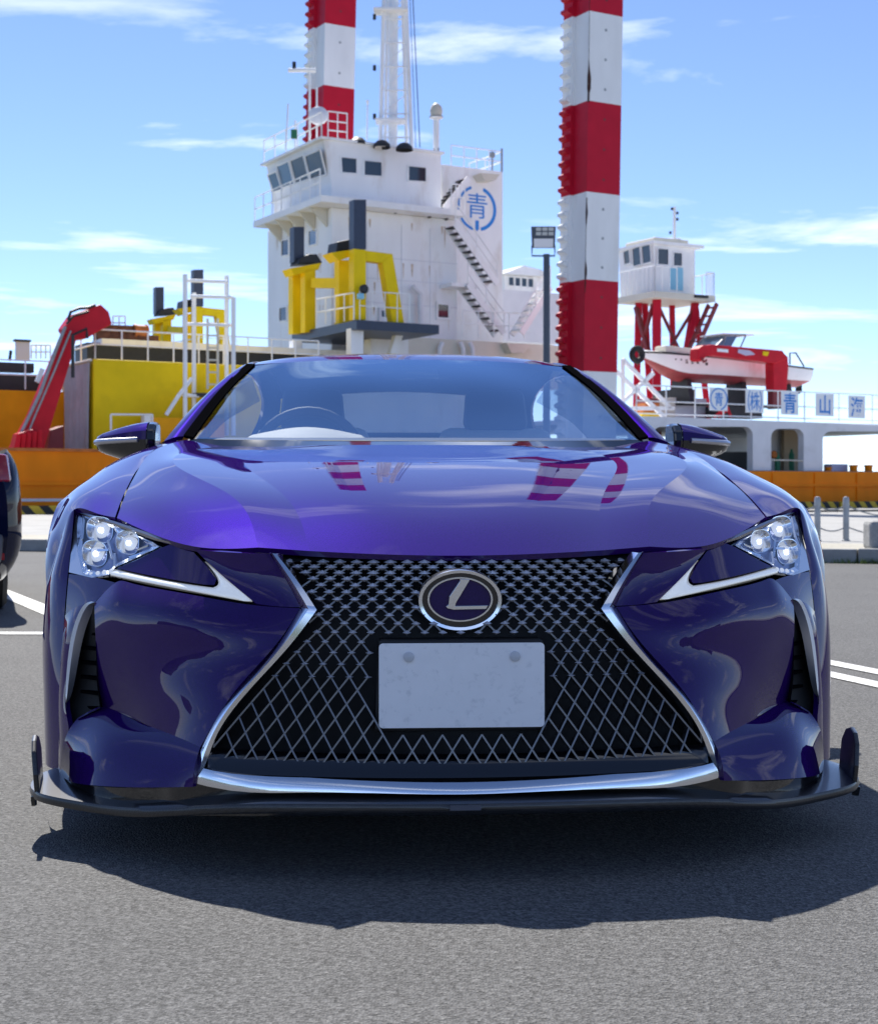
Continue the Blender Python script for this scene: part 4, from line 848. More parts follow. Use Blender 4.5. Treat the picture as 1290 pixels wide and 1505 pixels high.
def nspline(P, t, s):
    """natural cubic spline through P (n,...) at parameters t, evaluated at s"""
    P = np.asarray(P, float); n = len(t); sh = P.shape[1:]; P = P.reshape(n, -1); t = np.asarray(t, float)
    if n == 2: 
        k = ((s - t[0]) / (t[1] - t[0]))[:, None]; return (P[0] * (1 - k) + P[1] * k).reshape(-1, *sh)
    h = np.diff(t); A = np.zeros((n, n)); B = np.zeros_like(P); A[0, 0] = A[-1, -1] = 1
    for i in range(1, n - 1):
        A[i, i - 1] = h[i - 1]; A[i, i] = 2 * (h[i - 1] + h[i]); A[i, i + 1] = h[i]
        B[i] = 6 * ((P[i + 1] - P[i]) / h[i] - (P[i] - P[i - 1]) / h[i - 1])
    M = np.linalg.solve(A, B); i = np.clip(np.searchsorted(t, s) - 1, 0, n - 2); hh = h[i][:, None]; a = (t[i + 1] - s)[:, None]; b = (s - t[i])[:, None]
    r = (M[i] * a ** 3 + M[i + 1] * b ** 3) / (6 * hh) + (P[i] / hh - M[i] * hh / 6) * a + (P[i + 1] / hh - M[i + 1] * hh / 6) * b
    return r.reshape(-1, *sh)
def along0(G, n, crease, gap):
    """refine axis 0 of G, n steps per cell, breaking smoothness at crease indices, leaving gap metres at both ends"""
    m = G.shape[0]; d = np.linalg.norm(np.diff(G, axis=0), axis=-1).mean(axis=1); d = np.maximum(d, 1e-4); t = np.concatenate([[0], np.cumsum(d)])
    cuts = [0] + sorted(crease) + [m - 1]; out = []
    for a, b in zip(cuts[:-1], cuts[1:]):
        s = np.concatenate([np.linspace(t[i], t[i + 1], n, endpoint=False) for i in range(a, b)] + [[t[b]]])
        if a == 0: s[0] += gap[0]
        if b == m - 1: s[-1] -= gap[1]
        seg = nspline(G[a:b + 1], t[a:b + 1], s); out.append(seg if b == m - 1 else seg[:-1])
    return np.concatenate(out)
def refine(G, n=6, cr_rows=(), cr_cols=(), gap=(0, 0, 0, 0)):
    G = np.asarray(G, float); G = along0(G, n, list(cr_rows), gap[:2])
    return along0(G.transpose(1, 0, 2), n, list(cr_cols), gap[2:]).transpose(1, 0, 2)
CC = np.array((0, 1.7, .25))
def panel(name, G, material, parent, n=6, cr_rows=(), cr_cols=(), gap=(0, 0, 0, 0), lip=.012, side=1, out=None, angle=25, close_x=False):
    """car body panel from a grid of control points, with its edge turned in"""
    Q = refine(G, n, cr_rows, cr_cols, gap).copy(); Q[..., 0] *= side
    nr, nc = Q.shape[:2]
    du = np.gradient(Q, axis=0); dv = np.gradient(Q, axis=1); nn = np.cross(du, dv); nn /= np.linalg.norm(nn, axis=-1, keepdims=True) + 1e-9
    ref = (Q - CC) if out is None else np.broadcast_to(np.array(out) * np.array((side, 1, 1)), Q.shape)
    sg = 1 if (nn * ref).sum() > 0 else -1; nn = nn * sg
    vs = [tuple(p) for p in Q.reshape(-1, 3)]; fs = []
    for i in range(nr - 1):
        for j in range(nc - 1):
            q = (i * nc + j, (i + 1) * nc + j, (i + 1) * nc + j + 1, i * nc + j + 1); fs.append(q if sg > 0 else q[::-1])
    if lip:
        loop = [(0, j) for j in range(nc)] + [(i, nc - 1) for i in range(1, nr)] + [(nr - 1, j) for j in range(nc - 2, -1, -1)] + [(i, 0) for i in range(nr - 2, 0, -1)]
        k = len(vs); m = len(loop)
        for (i, j) in loop: vs.append(tuple(Q[i, j] - nn[i, j] * lip))
        for a in range(m):
            b = (a + 1) % m; i, j = loop[a]; i2, j2 = loop[b]; q = (i * nc + j, i2 * nc + j2, k + b, k + a); fs.append(q if sg < 0 else q[::-1])
    me = bpy.data.meshes.new(name); me.from_pydata(vs, [], fs); me.update()
    bm = bmesh.new(); bm.from_mesh(me)
    for f in bm.faces: f.smooth = True
    for e in bm.edges:
        if len(e.link_faces) == 2 and e.calc_face_angle(0) > R(angle): e.smooth = False
        a_, b_ = e.verts[0].index, e.verts[1].index
        if a_ < nr * nc and b_ < nr * nc and any(a_ % nc == k * n and b_ % nc == k * n for k in cr_cols): e.smooth = False
    bm.to_mesh(me); bm.free()
    return link(name, me, material, parent)

car = empty('coupe', (.045, 3.05, 0), 'glossy purple sports coupe parked facing the viewer', 'car', rz=R(3.5))
PP = 'purple_paint'
# ---- bonnet
hood = [[(0, .090, .619), (.16, .097, .622), (.305, .125, .628), (.413, .165, .634), (.553, .232, .634), (.757, .500, .692)],
        [(0, .30, .697), (.168, .31, .699), (.335, .345, .698), (.455, .39, .711), (.60, .46, .710), (.764, .63, .722)],
        [(0, .62, .770), (.195, .62, .772), (.400, .625, .761), (.556, .65, .770), (.665, .71, .764), (.773, .80, .757)],
        [(0, 1.0, .831), (.222, 1.0, .832), (.500, 1.05, .823), (.684, 1.02, .827), (.738, 1.05, .818), (.786, 1.08, .806)],
        [(0, 1.27, .864), (.235, 1.27, .865), (.495, 1.33, .860), (.680, 1.40, .868), (.735, 1.44, .8725), (.787, 1.48, .874)],
        [(0, 1.50, .889), (.25, 1.52, .889), (.47, 1.60, .885), (.61, 1.70, .890), (.672, 1.75, .902), (.732, 1.79, .912)]]
full = [[(-x, y, z) for x, y, z in r[:0:-1]] + r for r in hood]
panel('bonnet', full, PP, car, n=8, cr_cols=(2, 3, 7, 8), gap=(.002, .002, .0025, .0025), angle=30)
for s in (-1, 1):
    # ---- front wing
    fen = [[(.757, .50, .692), (.815, .565, .702), (.872, .615, .7085), (.902, .62, .640), (.922, .622, .58), (.938, .628, .525)],
           [(.766, .66, .729), (.830, .69, .735), (.893, .70, .722), (.924, .69, .672), (.941, .68, .625), (.950, .68, .595)],
           [(.773, .80, .757), (.840, .80, .758), (.903, .80, .740), (.934, .79, .705), (.949, .785, .685), (.956, .78, .674)],
           [(.779, .93, .782), (.847, .93, .780), (.910, .93, .762), (.941, .92, .740), (.955, .915, .728), (.960, .91, .723)],
           [(.786, 1.08, .806), (.852, 1.1, .806), (.914, 1.10, .786), (.943, 1.08, .755), (.957, 1.06, .732), (.961, 1.05, .723)],
           [(.789, 1.30, .842), (.854, 1.3, .836), (.914, 1.3, .812), (.939, 1.25, .75), (.954, 1.2, .69), (.959, 1.18, .674)],
           [(.787, 1.48, .874), (.850, 1.5, .864), (.907, 1.5, .836), (.931, 1.42, .76), (.947, 1.36, .62), (.957, 1.32, .53)],
           [(.732, 1.79, .912), (.822, 1.78, .895), (.893, 1.75, .852), (.918, 1.6, .76), (.927, 1.5, .55), (.937, 1.40, .2)]]
    panel('front_wing', fen, PP, car, n=6, gap=(.0, .003, .0025, 0), side=s, lip=.02)
    # panel between the lamp / bumper joint and the wheel arch, sharing the wing's own edge
    Bq = refine(fen, 6, (), (), (0, .003, .0025, 0))[0, 12:]
    cutl = [(.8715, .6145, .7082), (.868, .575, .655), (.869, .545, .59), (.870, .515, .53), (.873, .49, .42), (.875, .465, .30), (.876, .452, .12)]
    archl = nspline(np.array([Bq[-1], (.941, .599, .42), (.939, .592, .30), (.934, .592, .12)]), np.array([0, .11, .23, .41]), np.linspace(0, .41, 16))
    outer = np.concatenate([Bq, archl[1:]]); m_ = len(outer)
    inner = nspline(np.array(cutl), np.array([0, .33, .66, 1, 1.55, 2.15, 3.0]), np.concatenate([np.linspace(0, 1, len(Bq)), np.linspace(1, 3, 16)[1:]]))
    mid_ = (inner + outer) / 2 + np.outer(np.minimum(1, np.linspace(0, 2.2, m_)), (.0075, -.010, 0))
    Q = along0(np.stack([inner, mid_, outer]), 8, [], (.0015, 0))
    MB().grid([[V(s * p[0], p[1], p[2]) for p in r] for r in Q]).build('wing_front', PP, car, smooth=True, angle=60)
    # ---- bumper skin
    nose = [[(.387, .100, .626), (.46, .140, .627), (.553, .222, .630)],
            [(.350, .080, .570), (.41, .110, .572), (.490, .160, .578)],
            [(.322, .064, .517), (.365, .075, .518), (.414, .092, .523)]]
    panel('bumper_nose', nose, PP, car, n=8, gap=(.003, 0, 0, .002), side=s, out=(0, -1, .2))
    fas = [[(.322, .064, .517), (.414, .092, .521), (.560, .175, .539), (.700, .315, .555), (.735, .352, .553), (.788, .388, .503)],
           [(.358, .054, .460), (.445, .074, .472), (.575, .148, .490), (.700, .270, .502), (.738, .310, .500), (.782, .358, .470)],
           [(.400, .048, .410), (.475, .078, .420), (.580, .150, .432), (.695, .256, .438), (.738, .303, .436), (.778, .347, .420)],
           [(.470, .044, .327), (.530, .090, .333), (.612, .168, .338), (.695, .262, .338), (.735, .310, .335), (.773, .352, .330)],
           [(.522, .050, .238), (.572, .112, .248), (.638, .192, .258), (.700, .280, .268), (.733, .322, .273), (.766, .360, .278)]]
    panel('bumper_cheek', fas, PP, car, n=7, gap=(.002, 0, 0, .001), side=s, out=(.2, -1, 0))
    low = [[(.522, .050, .238), (.572, .112, .248), (.638, .192, .258), (.700, .280, .268), (.766, .360, .278), (.822, .378, .250)],
           [(.528, .022, .216), (.580, .080, .224), (.650, .150, .230), (.722, .225, .236), (.790, .325, .240), (.842, .378, .222)],
           [(.532, .012, .190), (.590, .058, .190), (.665, .122, .190), (.745, .200, .190), (.808, .300, .186), (.856, .385, .180)],
           [(.533, .010, .166), (.60, .050, .158), (.68, .110, .148), (.76, .186, .138), (.822, .292, .126), (.862, .40, .118)]]
    panel('bumper_corner', low, PP, car, n=7, side=s, out=(.3, -1, .3))
    wash = [[(.735, .352, .553), (.785, .415, .560), (.868, .525, .564)], [(.765, .375, .527), (.805, .425, .530), (.869, .508, .520)], [(.788, .388, .503), (.822, .432, .494), (.870, .495, .470)]]
    panel('washer_panel', wash, PP, car, n=6, gap=(.003, 0, 0, .002), side=s, out=(.5, -1, .2))
    rim = [[(.800, .402, .503), (.834, .442, .492), (.871, .492, .468)], [(.838, .425, .440), (.857, .447, .436), (.875, .478, .40)], [(.855, .432, .350), (.866, .445, .345), (.878, .466, .32)],
           [(.856, .415, .270), (.868, .432, .265), (.879, .458, .25)], [(.842, .380, .222), (.862, .41, .205), (.876, .452, .185)], [(.862, .40, .118), (.870, .42, .118), (.876, .45, .118)]]
    panel('bumper_edge', rim, PP, car, n=6, gap=(0, 0, 0, .002), side=s, out=(.6, -1, 0))
    w_ = [(.835, .531), (.808, .548), (.782, .540), (.781, .532), (.814, .518), (.829, .522)]
    # ---- side vent: dark pocket, fins and bright arch
    pk = [[(.783, .383, .500), (.812, .43, .500)], [(.772, .40, .38), (.850, .47, .38)], [(.762, .39, .27), (.855, .45, .27)], [(.80, .40, .225), (.846, .42, .222)]]
    pocket = panel('vent_pocket', pk, 'matt_black', car, n=5, side=s, lip=0, out=(.3, -1, 0))
    wallm = MB().grid([[V(x * s, y, z) for x, y, z in ((.785, .386, .503), (.777, .344, .42), (.773, .335, .33), (.766, .333, .278), (.822, .373, .248))], [V(x * s, y, z) for x, y, z in ((.783, .43, .503), (.775, .43, .42), (.772, .43, .33), (.772, .43, .278), (.822, .43, .248))]]); wallm.build('vent_wall', 'matt_black', pocket, smooth=True)
    for k in range(7):
        z = .265 + k * .033; x1 = .826 - max(0, z - .40) * .40
        MB().slab([(s * .774, .385, z), (s * x1, .438, z), (s * x1, .462, z + .004), (s * .776, .42, z + .004)], (0, 0, .006)).build('vent_fin', 'seal_black', pocket)
    tp0 = np.array([(.792, .392, .506), (.812, .405, .497), (.832, .418, .462), (.846, .424, .41), (.853, .424, .35), (.855, .420, .30), (.853, .412, .262)])
    tt = np.linspace(0, 1, len(tp0)); Q = nspline(tp0, tt, np.linspace(0, 1, 28)); G = []
    for k, q in enumerate(Q):
        wd = .019 * math.sin(math.pi * min(1, .18 + k / 30)) ** .5
        G.append([V(s * (q[0] - wd * 1.35), q[1] + .006 - wd * .6, q[2] - .3 * wd), V(s * (q[0] - wd * .5), q[1] - .008 - wd * .25, q[2]), V(s * q[0], q[1] - .006, q[2] + .1 * wd), V(s * (q[0] + .003), q[1] + .02, q[2])])
    MB().grid(G).build('vent_trim', 'satin_trim_glint', car, smooth=True)
    # washer nozzle cover
    def hy(x, z): return -.98388112 * x ** 3 + 2.93167675 * x ** 2 - 1.62644681 * x + .36174981 + .8 * (z - .56)
    def bil(x, z):                                 # washer panel surface, fitted
        return .352 + (x - .735) * 1.30 + (z - .553) * .25 + 1.2 * (x - .735) * (.553 - z)
    q = [V(s * x, bil(x, z) - .0035, z) for x, z in w_]; MB().tube(q, .0012, 6, closed=True).build('nozzle_cover', 'gloss_black', car)
    # ---- headlight
    hl = MB(); olin = [(.553, .630), (.645, .656), (.754, .684), (.866, .707), (.868, .690), (.856, .628), (.842, .575), (.826, .560), (.79, .556), (.74, .560), (.659, .549), (.524, .535), (.414, .523), (.468, .572)]
    def HS(x, z, off=0): return V(s * x, hy(x, z) - off, z)
    def fill(name, poly, off, m, parent, dens=3, depth=.0, rim=None):
        """curved plate following the lamp surface, cut to an outline"""
        bm = bmesh.new(); pts = []
        for i in range(len(poly)):
            a = poly[i]; b = poly[(i + 1) % len(poly)]; nseg = max(1, int(math.dist(a, b) / .03))
            pts += [(a[0] + (b[0] - a[0]) * k / nseg, a[1] + (b[1] - a[1]) * k / nseg) for k in range(nseg)]
        vv = [bm.verts.new((x, 0, z)) for x, z in pts]; f = bm.faces.new(vv); bmesh.ops.triangulate(bm, faces=[f])
        for _ in range(2): bmesh.ops.subdivide_edges(bm, edges=[e for e in bm.edges if e.calc_length() > .03], cuts=1); bmesh.ops.triangulate(bm, faces=bm.faces)
        for v in bm.verts: x, z = v.co.x, v.co.z; v.co = HS(x, z, off)
        for f in bm.faces: f.smooth = True
        bmesh.ops.recalc_face_normals(bm, faces=bm.faces)
        if sum((f.normal.y * f.calc_area() for f in bm.faces)) > 0: bmesh.ops.reverse_faces(bm, faces=bm.faces)
        if depth:
            ed = [e for e in bm.edges if len(e.link_faces) == 1]; r_ = bmesh.ops.extrude_edge_only(bm, edges=ed)
            for v in r_['geom']:
                if isinstance(v, bmesh.types.BMVert): v.co.y += depth
            for e in ed: e.smooth = False
        me = bpy.data.meshes.new(name); bm.to_mesh(me); bm.free(); return link(name, me, m, parent)
    sur = fill('lamp_surround_glint', [(.8695, .7075), (.8675, .655), (.8675, .60), (.866, .5655), (.80, .5575), (.755, .5655), (.796, .5595), (.826, .5655), (.850, .613), (.8655, .700)], .0005, 'satin_trim_glint', car, depth=.02)  # body paint strip; bright satin stands in for its sky reflection
    lamp = fill('headlight', olin, -.028, 'gloss_black', car)
    LP = [(.866, .700), (.832, .694), (.733, .666), (.652, .640), (.636, .631), (.650, .624), (.698, .602), (.741, .583), (.755, .567), (.796, .560), (.826, .566), (.850, .613)]
    cen = (.76, .63)
    refl = fill('reflector', [(cen[0] + (x - cen[0]) * .97, cen[1] + (z - cen[1]) * .97) for x, z in LP], -.024, 'lamp_back', lamp)
    mb = MB(); P3 = [HS(x, z, .001) for x, z in LP]; P4 = [HS(cen[0] + (x - cen[0]) * .86, cen[1] + (z - cen[1]) * .86, -.010) for x, z in LP]
    for i in range(len(P3)): j = (i + 1) % len(P3); mb.add([P3[i], P3[j], P4[j], P4[i]], [(0, 1, 2, 3)])
    mb.build('bezel', 'lamp_silver', lamp, smooth=True)
    for (x, z, rr, ex) in ((.790, .661, .032, 1.3), (.796, .608, .031, 1.25), (.712, .635, .028, 1.25)):
        c0 = HS(x, z, -.014); ux = V(s * .80, .55, .08).normalized(); uz = V(0, .35, .93).normalized(); un = ux.cross(uz); un = un if un.y < 0 else -un
        def ov(r_, d_, e_=1.): return [c0 + ux * (abs(math.cos(a)) ** .75 * math.copysign(1, math.cos(a))) * r_ * ex * e_ + uz * (abs(math.sin(a)) ** .75 * math.copysign(1, math.sin(a))) * r_ + un * d_ for a in [2 * math.pi * k / 28 for k in range(28)]]
        pj = MB().grid([ov(rr, .010), ov(rr * .94, .0095), ov(rr * .78, -.004), ov(rr * .60, -.012)], closed=True).build('projector', 'lamp_silver', lamp, smooth=True, angle=50)
        MB().grid([ov(rr * .62, -.010), ov(rr * .60, -.004), ov(rr * .45, .002, .95), ov(rr * .22, .0045, .9), ov(.0004, .005)], closed=True).build('projector_lens', 'lens_led', pj, smooth=True)
        MB().grid([ov(rr * .20, .0052), ov(.0002, .0056)], closed=True).build('led_core', 'led_core', pj)
    for (x0, z0, x1, z1) in ((.845, .690, .842, .640), (.836, .606, .822, .572), (.752, .665, .742, .655), (.690, .622, .664, .632), (.77, .640, .752, .600), (.748, .612, .745, .586)):
        MB().beam(HS(x0, z0, -.008), HS(x1, z1, -.008), .005, .004).build('lamp_rib', 'lamp_silver', lamp)
    for k in range(4): MB().lathe(HS(.752 + k * .017, .573 - .003 * k, -.006), (0, 1, 0), [(0, 0), (0, .005), (.004, .006)], 10).build('marker_led', 'lens_led', lamp)
    MB().slab([HS(.835, .612, -.004), HS(.765, .617, -.006), HS(.765, .622, -.006), HS(.835, .618, -.004)], (0, .02, 0)).build('lamp_divider', 'lamp_silver', lamp)
    MB().slab([HS(.70, .595, -.004), HS(.66, .612, -.004), HS(.665, .622, -.004), HS(.71, .608, -.004)], (0, .015, 0)).build('lamp_fin', 'lamp_silver', lamp)
    fill('lamp_glass', LP, .002, 'lamp_cover_glass', lamp)
    fill('lamp_insert', [(.636, .627), (.601, .640), (.555, .622), (.523, .594), (.500, .568), (.504, .557), (.526, .557), (.603, .565), (.664, .572), (.736, .581), (.69, .600)], -.002, PP, lamp, depth=.02)
    def bulge(top, bot, depth=.007):
        t_ = np.linspace(0, 1, 24); A = nspline(np.array(top), np.linspace(0, 1, len(top)), t_); B_ = nspline(np.array(bot), np.linspace(0, 1, len(bot)), t_)
        return [[HS(*(A[k] + (B_[k] - A[k]) * f), -.012 + .006 + depth * o_) for f, o_ in ((0, -1.2), (.0, 0), (.18, .75), (.45, 1.05), (.75, .85), (.93, .3), (1., -.8), (1., -2.))] for k in range(24)]
    ds = MB().grid(bulge([(.748, .579), (.66, .567), (.584, .558), (.507, .551)], [(.752, .564), (.634, .5515), (.524, .538), (.436, .5255)])).grid(bulge([(.507, .551), (.4965, .557), (.4965, .567), (.506, .581), (.526, .602)], [(.436, .5255), (.418, .5275), (.440, .545), (.480, .573), (.527, .603)])).build('daytime_strip', 'lamp_white', lamp, smooth=True, angle=60)
    tr = [HS(x, z, .003) for x, z in ((.868, .706), (.754, .683), (.645, .655), (.60, .643), (.558, .629))]; tr2 = [HS(x, z, .002) for x, z in ((.862, .698), (.752, .673), (.650, .645), (.60, .636), (.558, .627))]
    MB().grid([tr, [(a + b) / 2 - V(0, .004, 0) for a, b in zip(tr, tr2)], tr2]).build('lamp_trim', 'smoke_chrome', lamp, smooth=True)
    # ---- mirror
    mr = []
    for k in range(15):
        t = k / 14; x = .866 + .18 * t
        zt = .975 - .040 * t ** 1.6 - .006 * t; zb = .842 + .008 * t + .036 * t ** 2.0; yc = 1.955 + .05 * t; dp = (.085 * (1 - .45 * t ** 2.5)) * (1 if k < 13 else (.8 if k == 13 else .35))
        if k >= 13: m_ = (zt + zb) / 2; h_ = (zt - zb) / 2 * (.88 if k == 13 else .5); zt, zb = m_ + h_, m_ - h_; x = .866 + .18 * (.94 if k == 13 else .972)
        zm = (zt + zb) / 2; hh = (zt - zb) / 2
        ring = [(-.05, 1.0), (-.55, .88), (-.9, .55), (-1.0, .12), (-.93, -.35), (-.68, -.75), (-.2, -1.0), (.55, -1.0), (.75, -.8), (.75, .75), (.55, 1.0)]
        mr.append([V(s * x, yc + a * dp, zm + b * hh) for a, b in ring])
    mroot = MB().grid([[r[i] for i in (9, 10, 0, 1, 2, 3)] for r in mr]).build('door_mirror', PP, car, smooth=True)
    MB().grid([[r[i] for i in (3, 4, 5, 6, 7, 8)] for r in mr]).build('mirror_underside', 'gloss_black', mroot, smooth=True)
    MB().tube([r[3] + V(0, -.001, 0) for r in mr[2:]], .009, 8).build('mirror_highlight', 'satin_trim_glint', mroot, smooth=True)  # satin tube colours in the pale highlight band on the housing
    MB().slab([r for r in mr[0]], (s * -.028, .012, 0)).build('mirror_inner', 'gloss_black', mroot, bevel=.008)
    MB().add([mr[0][8], mr[13][8], mr[13][9], mr[0][9]], [(0, 1, 2, 3)]).build('mirror_glass', 'chrome', mroot)
    MB().slab([(s * .845, 1.94, .858), (s * .895, 1.94, .862), (s * .895, 2.0, .862), (s * .845, 2.0, .858)], (0, 0, -.03)).build('mirror_stalk', 'gloss_black', mroot, bevel=.006)
    # ---- doors, rear quarters
    dr = [[(.822, 1.80, .895), (.893, 1.76, .852), (.918, 1.61, .76), (.927, 1.51, .55), (.937, 1.41, .2)],
          [(.835, 2.3, .925), (.898, 2.3, .875), (.915, 2.3, .74), (.905, 2.3, .5), (.925, 2.3, .2)],
          [(.835, 3.05, .945), (.905, 3.05, .90), (.925, 3.05, .74), (.915, 3.05, .5), (.93, 3.05, .2)]]
    do = panel('door', dr, PP, car, n=6, gap=(.003, .003, 0, 0), side=s, lip=.02)
    MB().slab([(s * .917, 2.75, .80), (s * .917, 2.95, .81), (s * .917, 2.95, .835), (s * .917, 2.75, .825)], (s * .006, 0, 0)).build('door_handle', PP, do, bevel=.002)
    rq = [[(.835, 3.05, .945), (.905, 3.05, .90), (.925, 3.05, .74), (.915, 3.05, .5), (.93, 3.05, .2)],
          [(.83, 3.35, .955), (.925, 3.35, .90), (.95, 3.38, .74), (.95, 3.42, .5), (.945, 3.44, .22)],
          [(.82, 3.65, .960), (.935, 3.65, .90), (.962, 3.60, .78), (.965, 3.56, .70), (.965, 3.54, .64)],
          [(.79, 3.95, .955), (.925, 3.95, .895), (.958, 3.92, .80), (.965, 3.87, .76), (.966, 3.85, .73)],
          [(.74, 4.25, .945), (.88, 4.25, .885), (.93, 4.2, .79), (.955, 4.16, .68), (.962, 4.15, .62)],
          [(.66, 4.52, .93), (.80, 4.5, .87), (.87, 4.45, .76), (.90, 4.35, .5), (.92, 4.25, .22)]]
    panel('rear_quarter', rq, PP, car, n=5, gap=(0, 0, 0, 0), side=s, lip=.02)
    # ---- glasshouse side
    pil = [[(.742, 1.835, .925), (.765, 1.815, .922), (.800, 1.80, .908)], [(.660, 2.165, 1.085), (.690, 2.15, 1.080), (.722, 2.16, 1.058)], [(.585, 2.49, 1.205), (.612, 2.50, 1.198), (.638, 2.53, 1.172)], [(.560, 2.80, 1.243), (.592, 2.80, 1.230), (.615, 2.82, 1.205)], [(.548, 3.2, 1.243), (.580, 3.2, 1.229), (.604, 3.2, 1.204)], [(.52, 3.7, 1.175), (.558, 3.7, 1.158), (.60, 3.7, 1.12)], [(.60, 4.3, .985), (.66, 4.28, .965), (.72, 4.25, .945)]]
    panel('pillar', pil, PP, car, n=6, side=s, lip=.015)
    frit = [[(.710, 1.815, .922), (.742, 1.831, .929)], [(.632, 2.158, 1.085), (.661, 2.160, 1.090)], [(.556, 2.482, 1.209), (.586, 2.485, 1.210)]]
    panel('screen_seal', frit, 'seal_black', car, n=6, side=s, lip=.01, out=(0, -1, 1))
    sg_ = [[(.800, 1.82, .912), (.722, 2.17, 1.055), (.640, 2.55, 1.168), (.618, 2.83, 1.198)], [(.812, 2.05, .915), (.770, 2.3, 1.02), (.68, 2.75, 1.14), (.612, 3.0, 1.20)], [(.830, 3.0, .945), (.75, 3.1, 1.05), (.67, 3.15, 1.14), (.606, 3.2, 1.20)], [(.828, 3.5, .955), (.76, 3.5, 1.03), (.68, 3.55, 1.09), (.60, 3.6, 1.14)]]
    panel('side_window', sg_, 'side_glass', car, n=5, side=s, lip=0)
    panel('belt_trim', [[(.800, 1.81, .909), (.826, 1.81, .894)], [(.828, 2.3, .926), (.838, 2.3, .922)], [(.830, 3.5, .957), (.84, 3.5, .950)]], 'gloss_black', car, n=6, side=s, lip=.01)
    # ---- wheels
    for yw, rw in ((.98, .355), (3.85, .36)):
        wx = .80; wh = empty('wheel', (s * wx, yw, rw), None, None); wh.parent = car
        del_ = wh.pop('label', None); ORG[wh.as_pointer()] = Vector((0, 0, 0))
        prof = [(-.125, .245), (-.13, .27), (-.125, rw - .02), (-.10, rw - .003), (-.05, rw), (.05, rw), (.10, rw - .003), (.125, rw - .02), (.13, .27), (.125, .245)]
        MB().lathe((0, 0, 0), (s, 0, 0), prof, 48).build('tyre', 'tyre_rubber', wh, smooth=True)
        mb = MB().lathe((0, 0, 0), (s, 0, 0), [(-.12, .25), (.11, .25), (.115, .262), (.125, .262), (.125, .245), (.09, .235), (-.1, .22)], 40)
        for k in range(10):
            a = 2 * math.pi * k / 10 + .1; d = V(0, math.cos(a), math.sin(a)); e = V(0, -d.z, d.y)
            mb.slab([V(s * .085, 0, 0) + d * .05 - e * .018, V(s * .085, 0, 0) + d * .05 + e * .018, V(s * .11, 0, 0) + d * .24 + e * .013, V(s * .11, 0, 0) + d * .24 - e * .013], (-s * .03, 0, 0))
        mb.lathe((0, 0, 0), (s, 0, 0), [(.04, .0), (.095, .0), (.095, .05), (.05, .07)], 20); mb.build('rim', 'rim_metal', wh, smooth=True)
        MB().lathe((0, 0, 0), (s, 0, 0), [(-.02, .17), (.0, .17), (.0, .06)], 32).build('brake_disc', 'steel_post', wh)
        mb = MB(); aa = [i * math.pi / 16 for i in range(17)]
        mb.grid([[V(s * xx, yw + math.cos(a) * .383, .34 + math.sin(a) * .383) for a in aa] for xx in (.55, .905)]); mb.build('wheel_liner', 'matt_black', car, smooth=True)
# ---- windscreen, cowl, roof
ws = [[(0, 1.60, .905), (.30, 1.635, .907), (.55, 1.72, .911), (.722, 1.825, .918)], [(0, 1.86, 1.005), (.30, 1.89, 1.004), (.52, 1.95, 1.002), (.680, 2.005, 1.000)], [(0, 2.14, 1.115), (.29, 2.155, 1.112), (.49, 2.19, 1.100), (.625, 2.225, 1.103)], [(0, 2.47, 1.226), (.27, 2.475, 1.223), (.45, 2.485, 1.214), (.566, 2.49, 1.204)]]
wfull = [[(-x, y, z) for x, y, z in r[:0:-1]] + r for r in ws]
panel('windscreen', wfull, 'windscreen_glass', car, n=6, lip=0, out=(0, -1, 1))
cw = [[(0, 1.508, .882), (.25, 1.528, .882), (.47, 1.608, .878), (.61, 1.71, .884), (.722, 1.80, .900)], [(0, 1.60, .904), (.25, 1.625, .905), (.47, 1.685, .909), (.61, 1.75, .912), (.722, 1.825, .917)]]
panel('cowl', [[(-x, y, z) for x, y, z in r[:0:-1]] + r for r in cw], 'gloss_black', car, n=5, lip=.02, out=(0, -1, 1))
rf = [[(0, 2.47, 1.226), (.27, 2.475, 1.223), (.45, 2.485, 1.214), (.585, 2.49, 1.205)], [(0, 2.62, 1.256), (.28, 2.62, 1.252), (.46, 2.63, 1.240), (.570, 2.66, 1.226)], [(0, 2.85, 1.279), (.28, 2.85, 1.274), (.45, 2.85, 1.258), (.558, 2.85, 1.244)], [(0, 3.2, 1.280), (.27, 3.2, 1.275), (.44, 3.2, 1.258), (.548, 3.2, 1.243)], [(0, 3.7, 1.215), (.27, 3.7, 1.210), (.42, 3.7, 1.195), (.52, 3.7, 1.175)]]
panel('roof', [[(-x, y, z) for x, y, z in r[:0:-1]] + r for r in rf], PP, car, n=6, lip=.02)
rw_ = [[(0, 3.7, 1.212), (.3, 3.7, 1.205), (.52, 3.7, 1.172)], [(0, 4.05, 1.10), (.32, 4.05, 1.09), (.57, 4.03, 1.065)], [(0, 4.32, 1.0), (.34, 4.32, .995), (.60, 4.3, .985)]]
panel('rear_window', [[(-x, y, z) for x, y, z in r[:0:-1]] + r for r in rw_], 'rear_glass', car, n=6, lip=0)
bt = [[(0, 4.32, .998), (.34, 4.32, .992), (.60, 4.3, .983), (.72, 4.25, .945)], [(0, 4.52, .97), (.4, 4.51, .962), (.60, 4.5, .948), (.68, 4.5, .932)], [(0, 4.62, .965), (.4, 4.6, .955), (.56, 4.56, .94), (.655, 4.53, .93)], [(0, 4.63, .80), (.4, 4.61, .80), (.62, 4.56, .80), (.82, 4.48, .80)], [(0, 4.62, .40), (.4, 4.60, .40), (.7, 4.52, .40), (.89, 4.33, .40)], [(0, 4.55, .2), (.4, 4.53, .2), (.7, 4.45, .2), (.9, 4.26, .2)]]
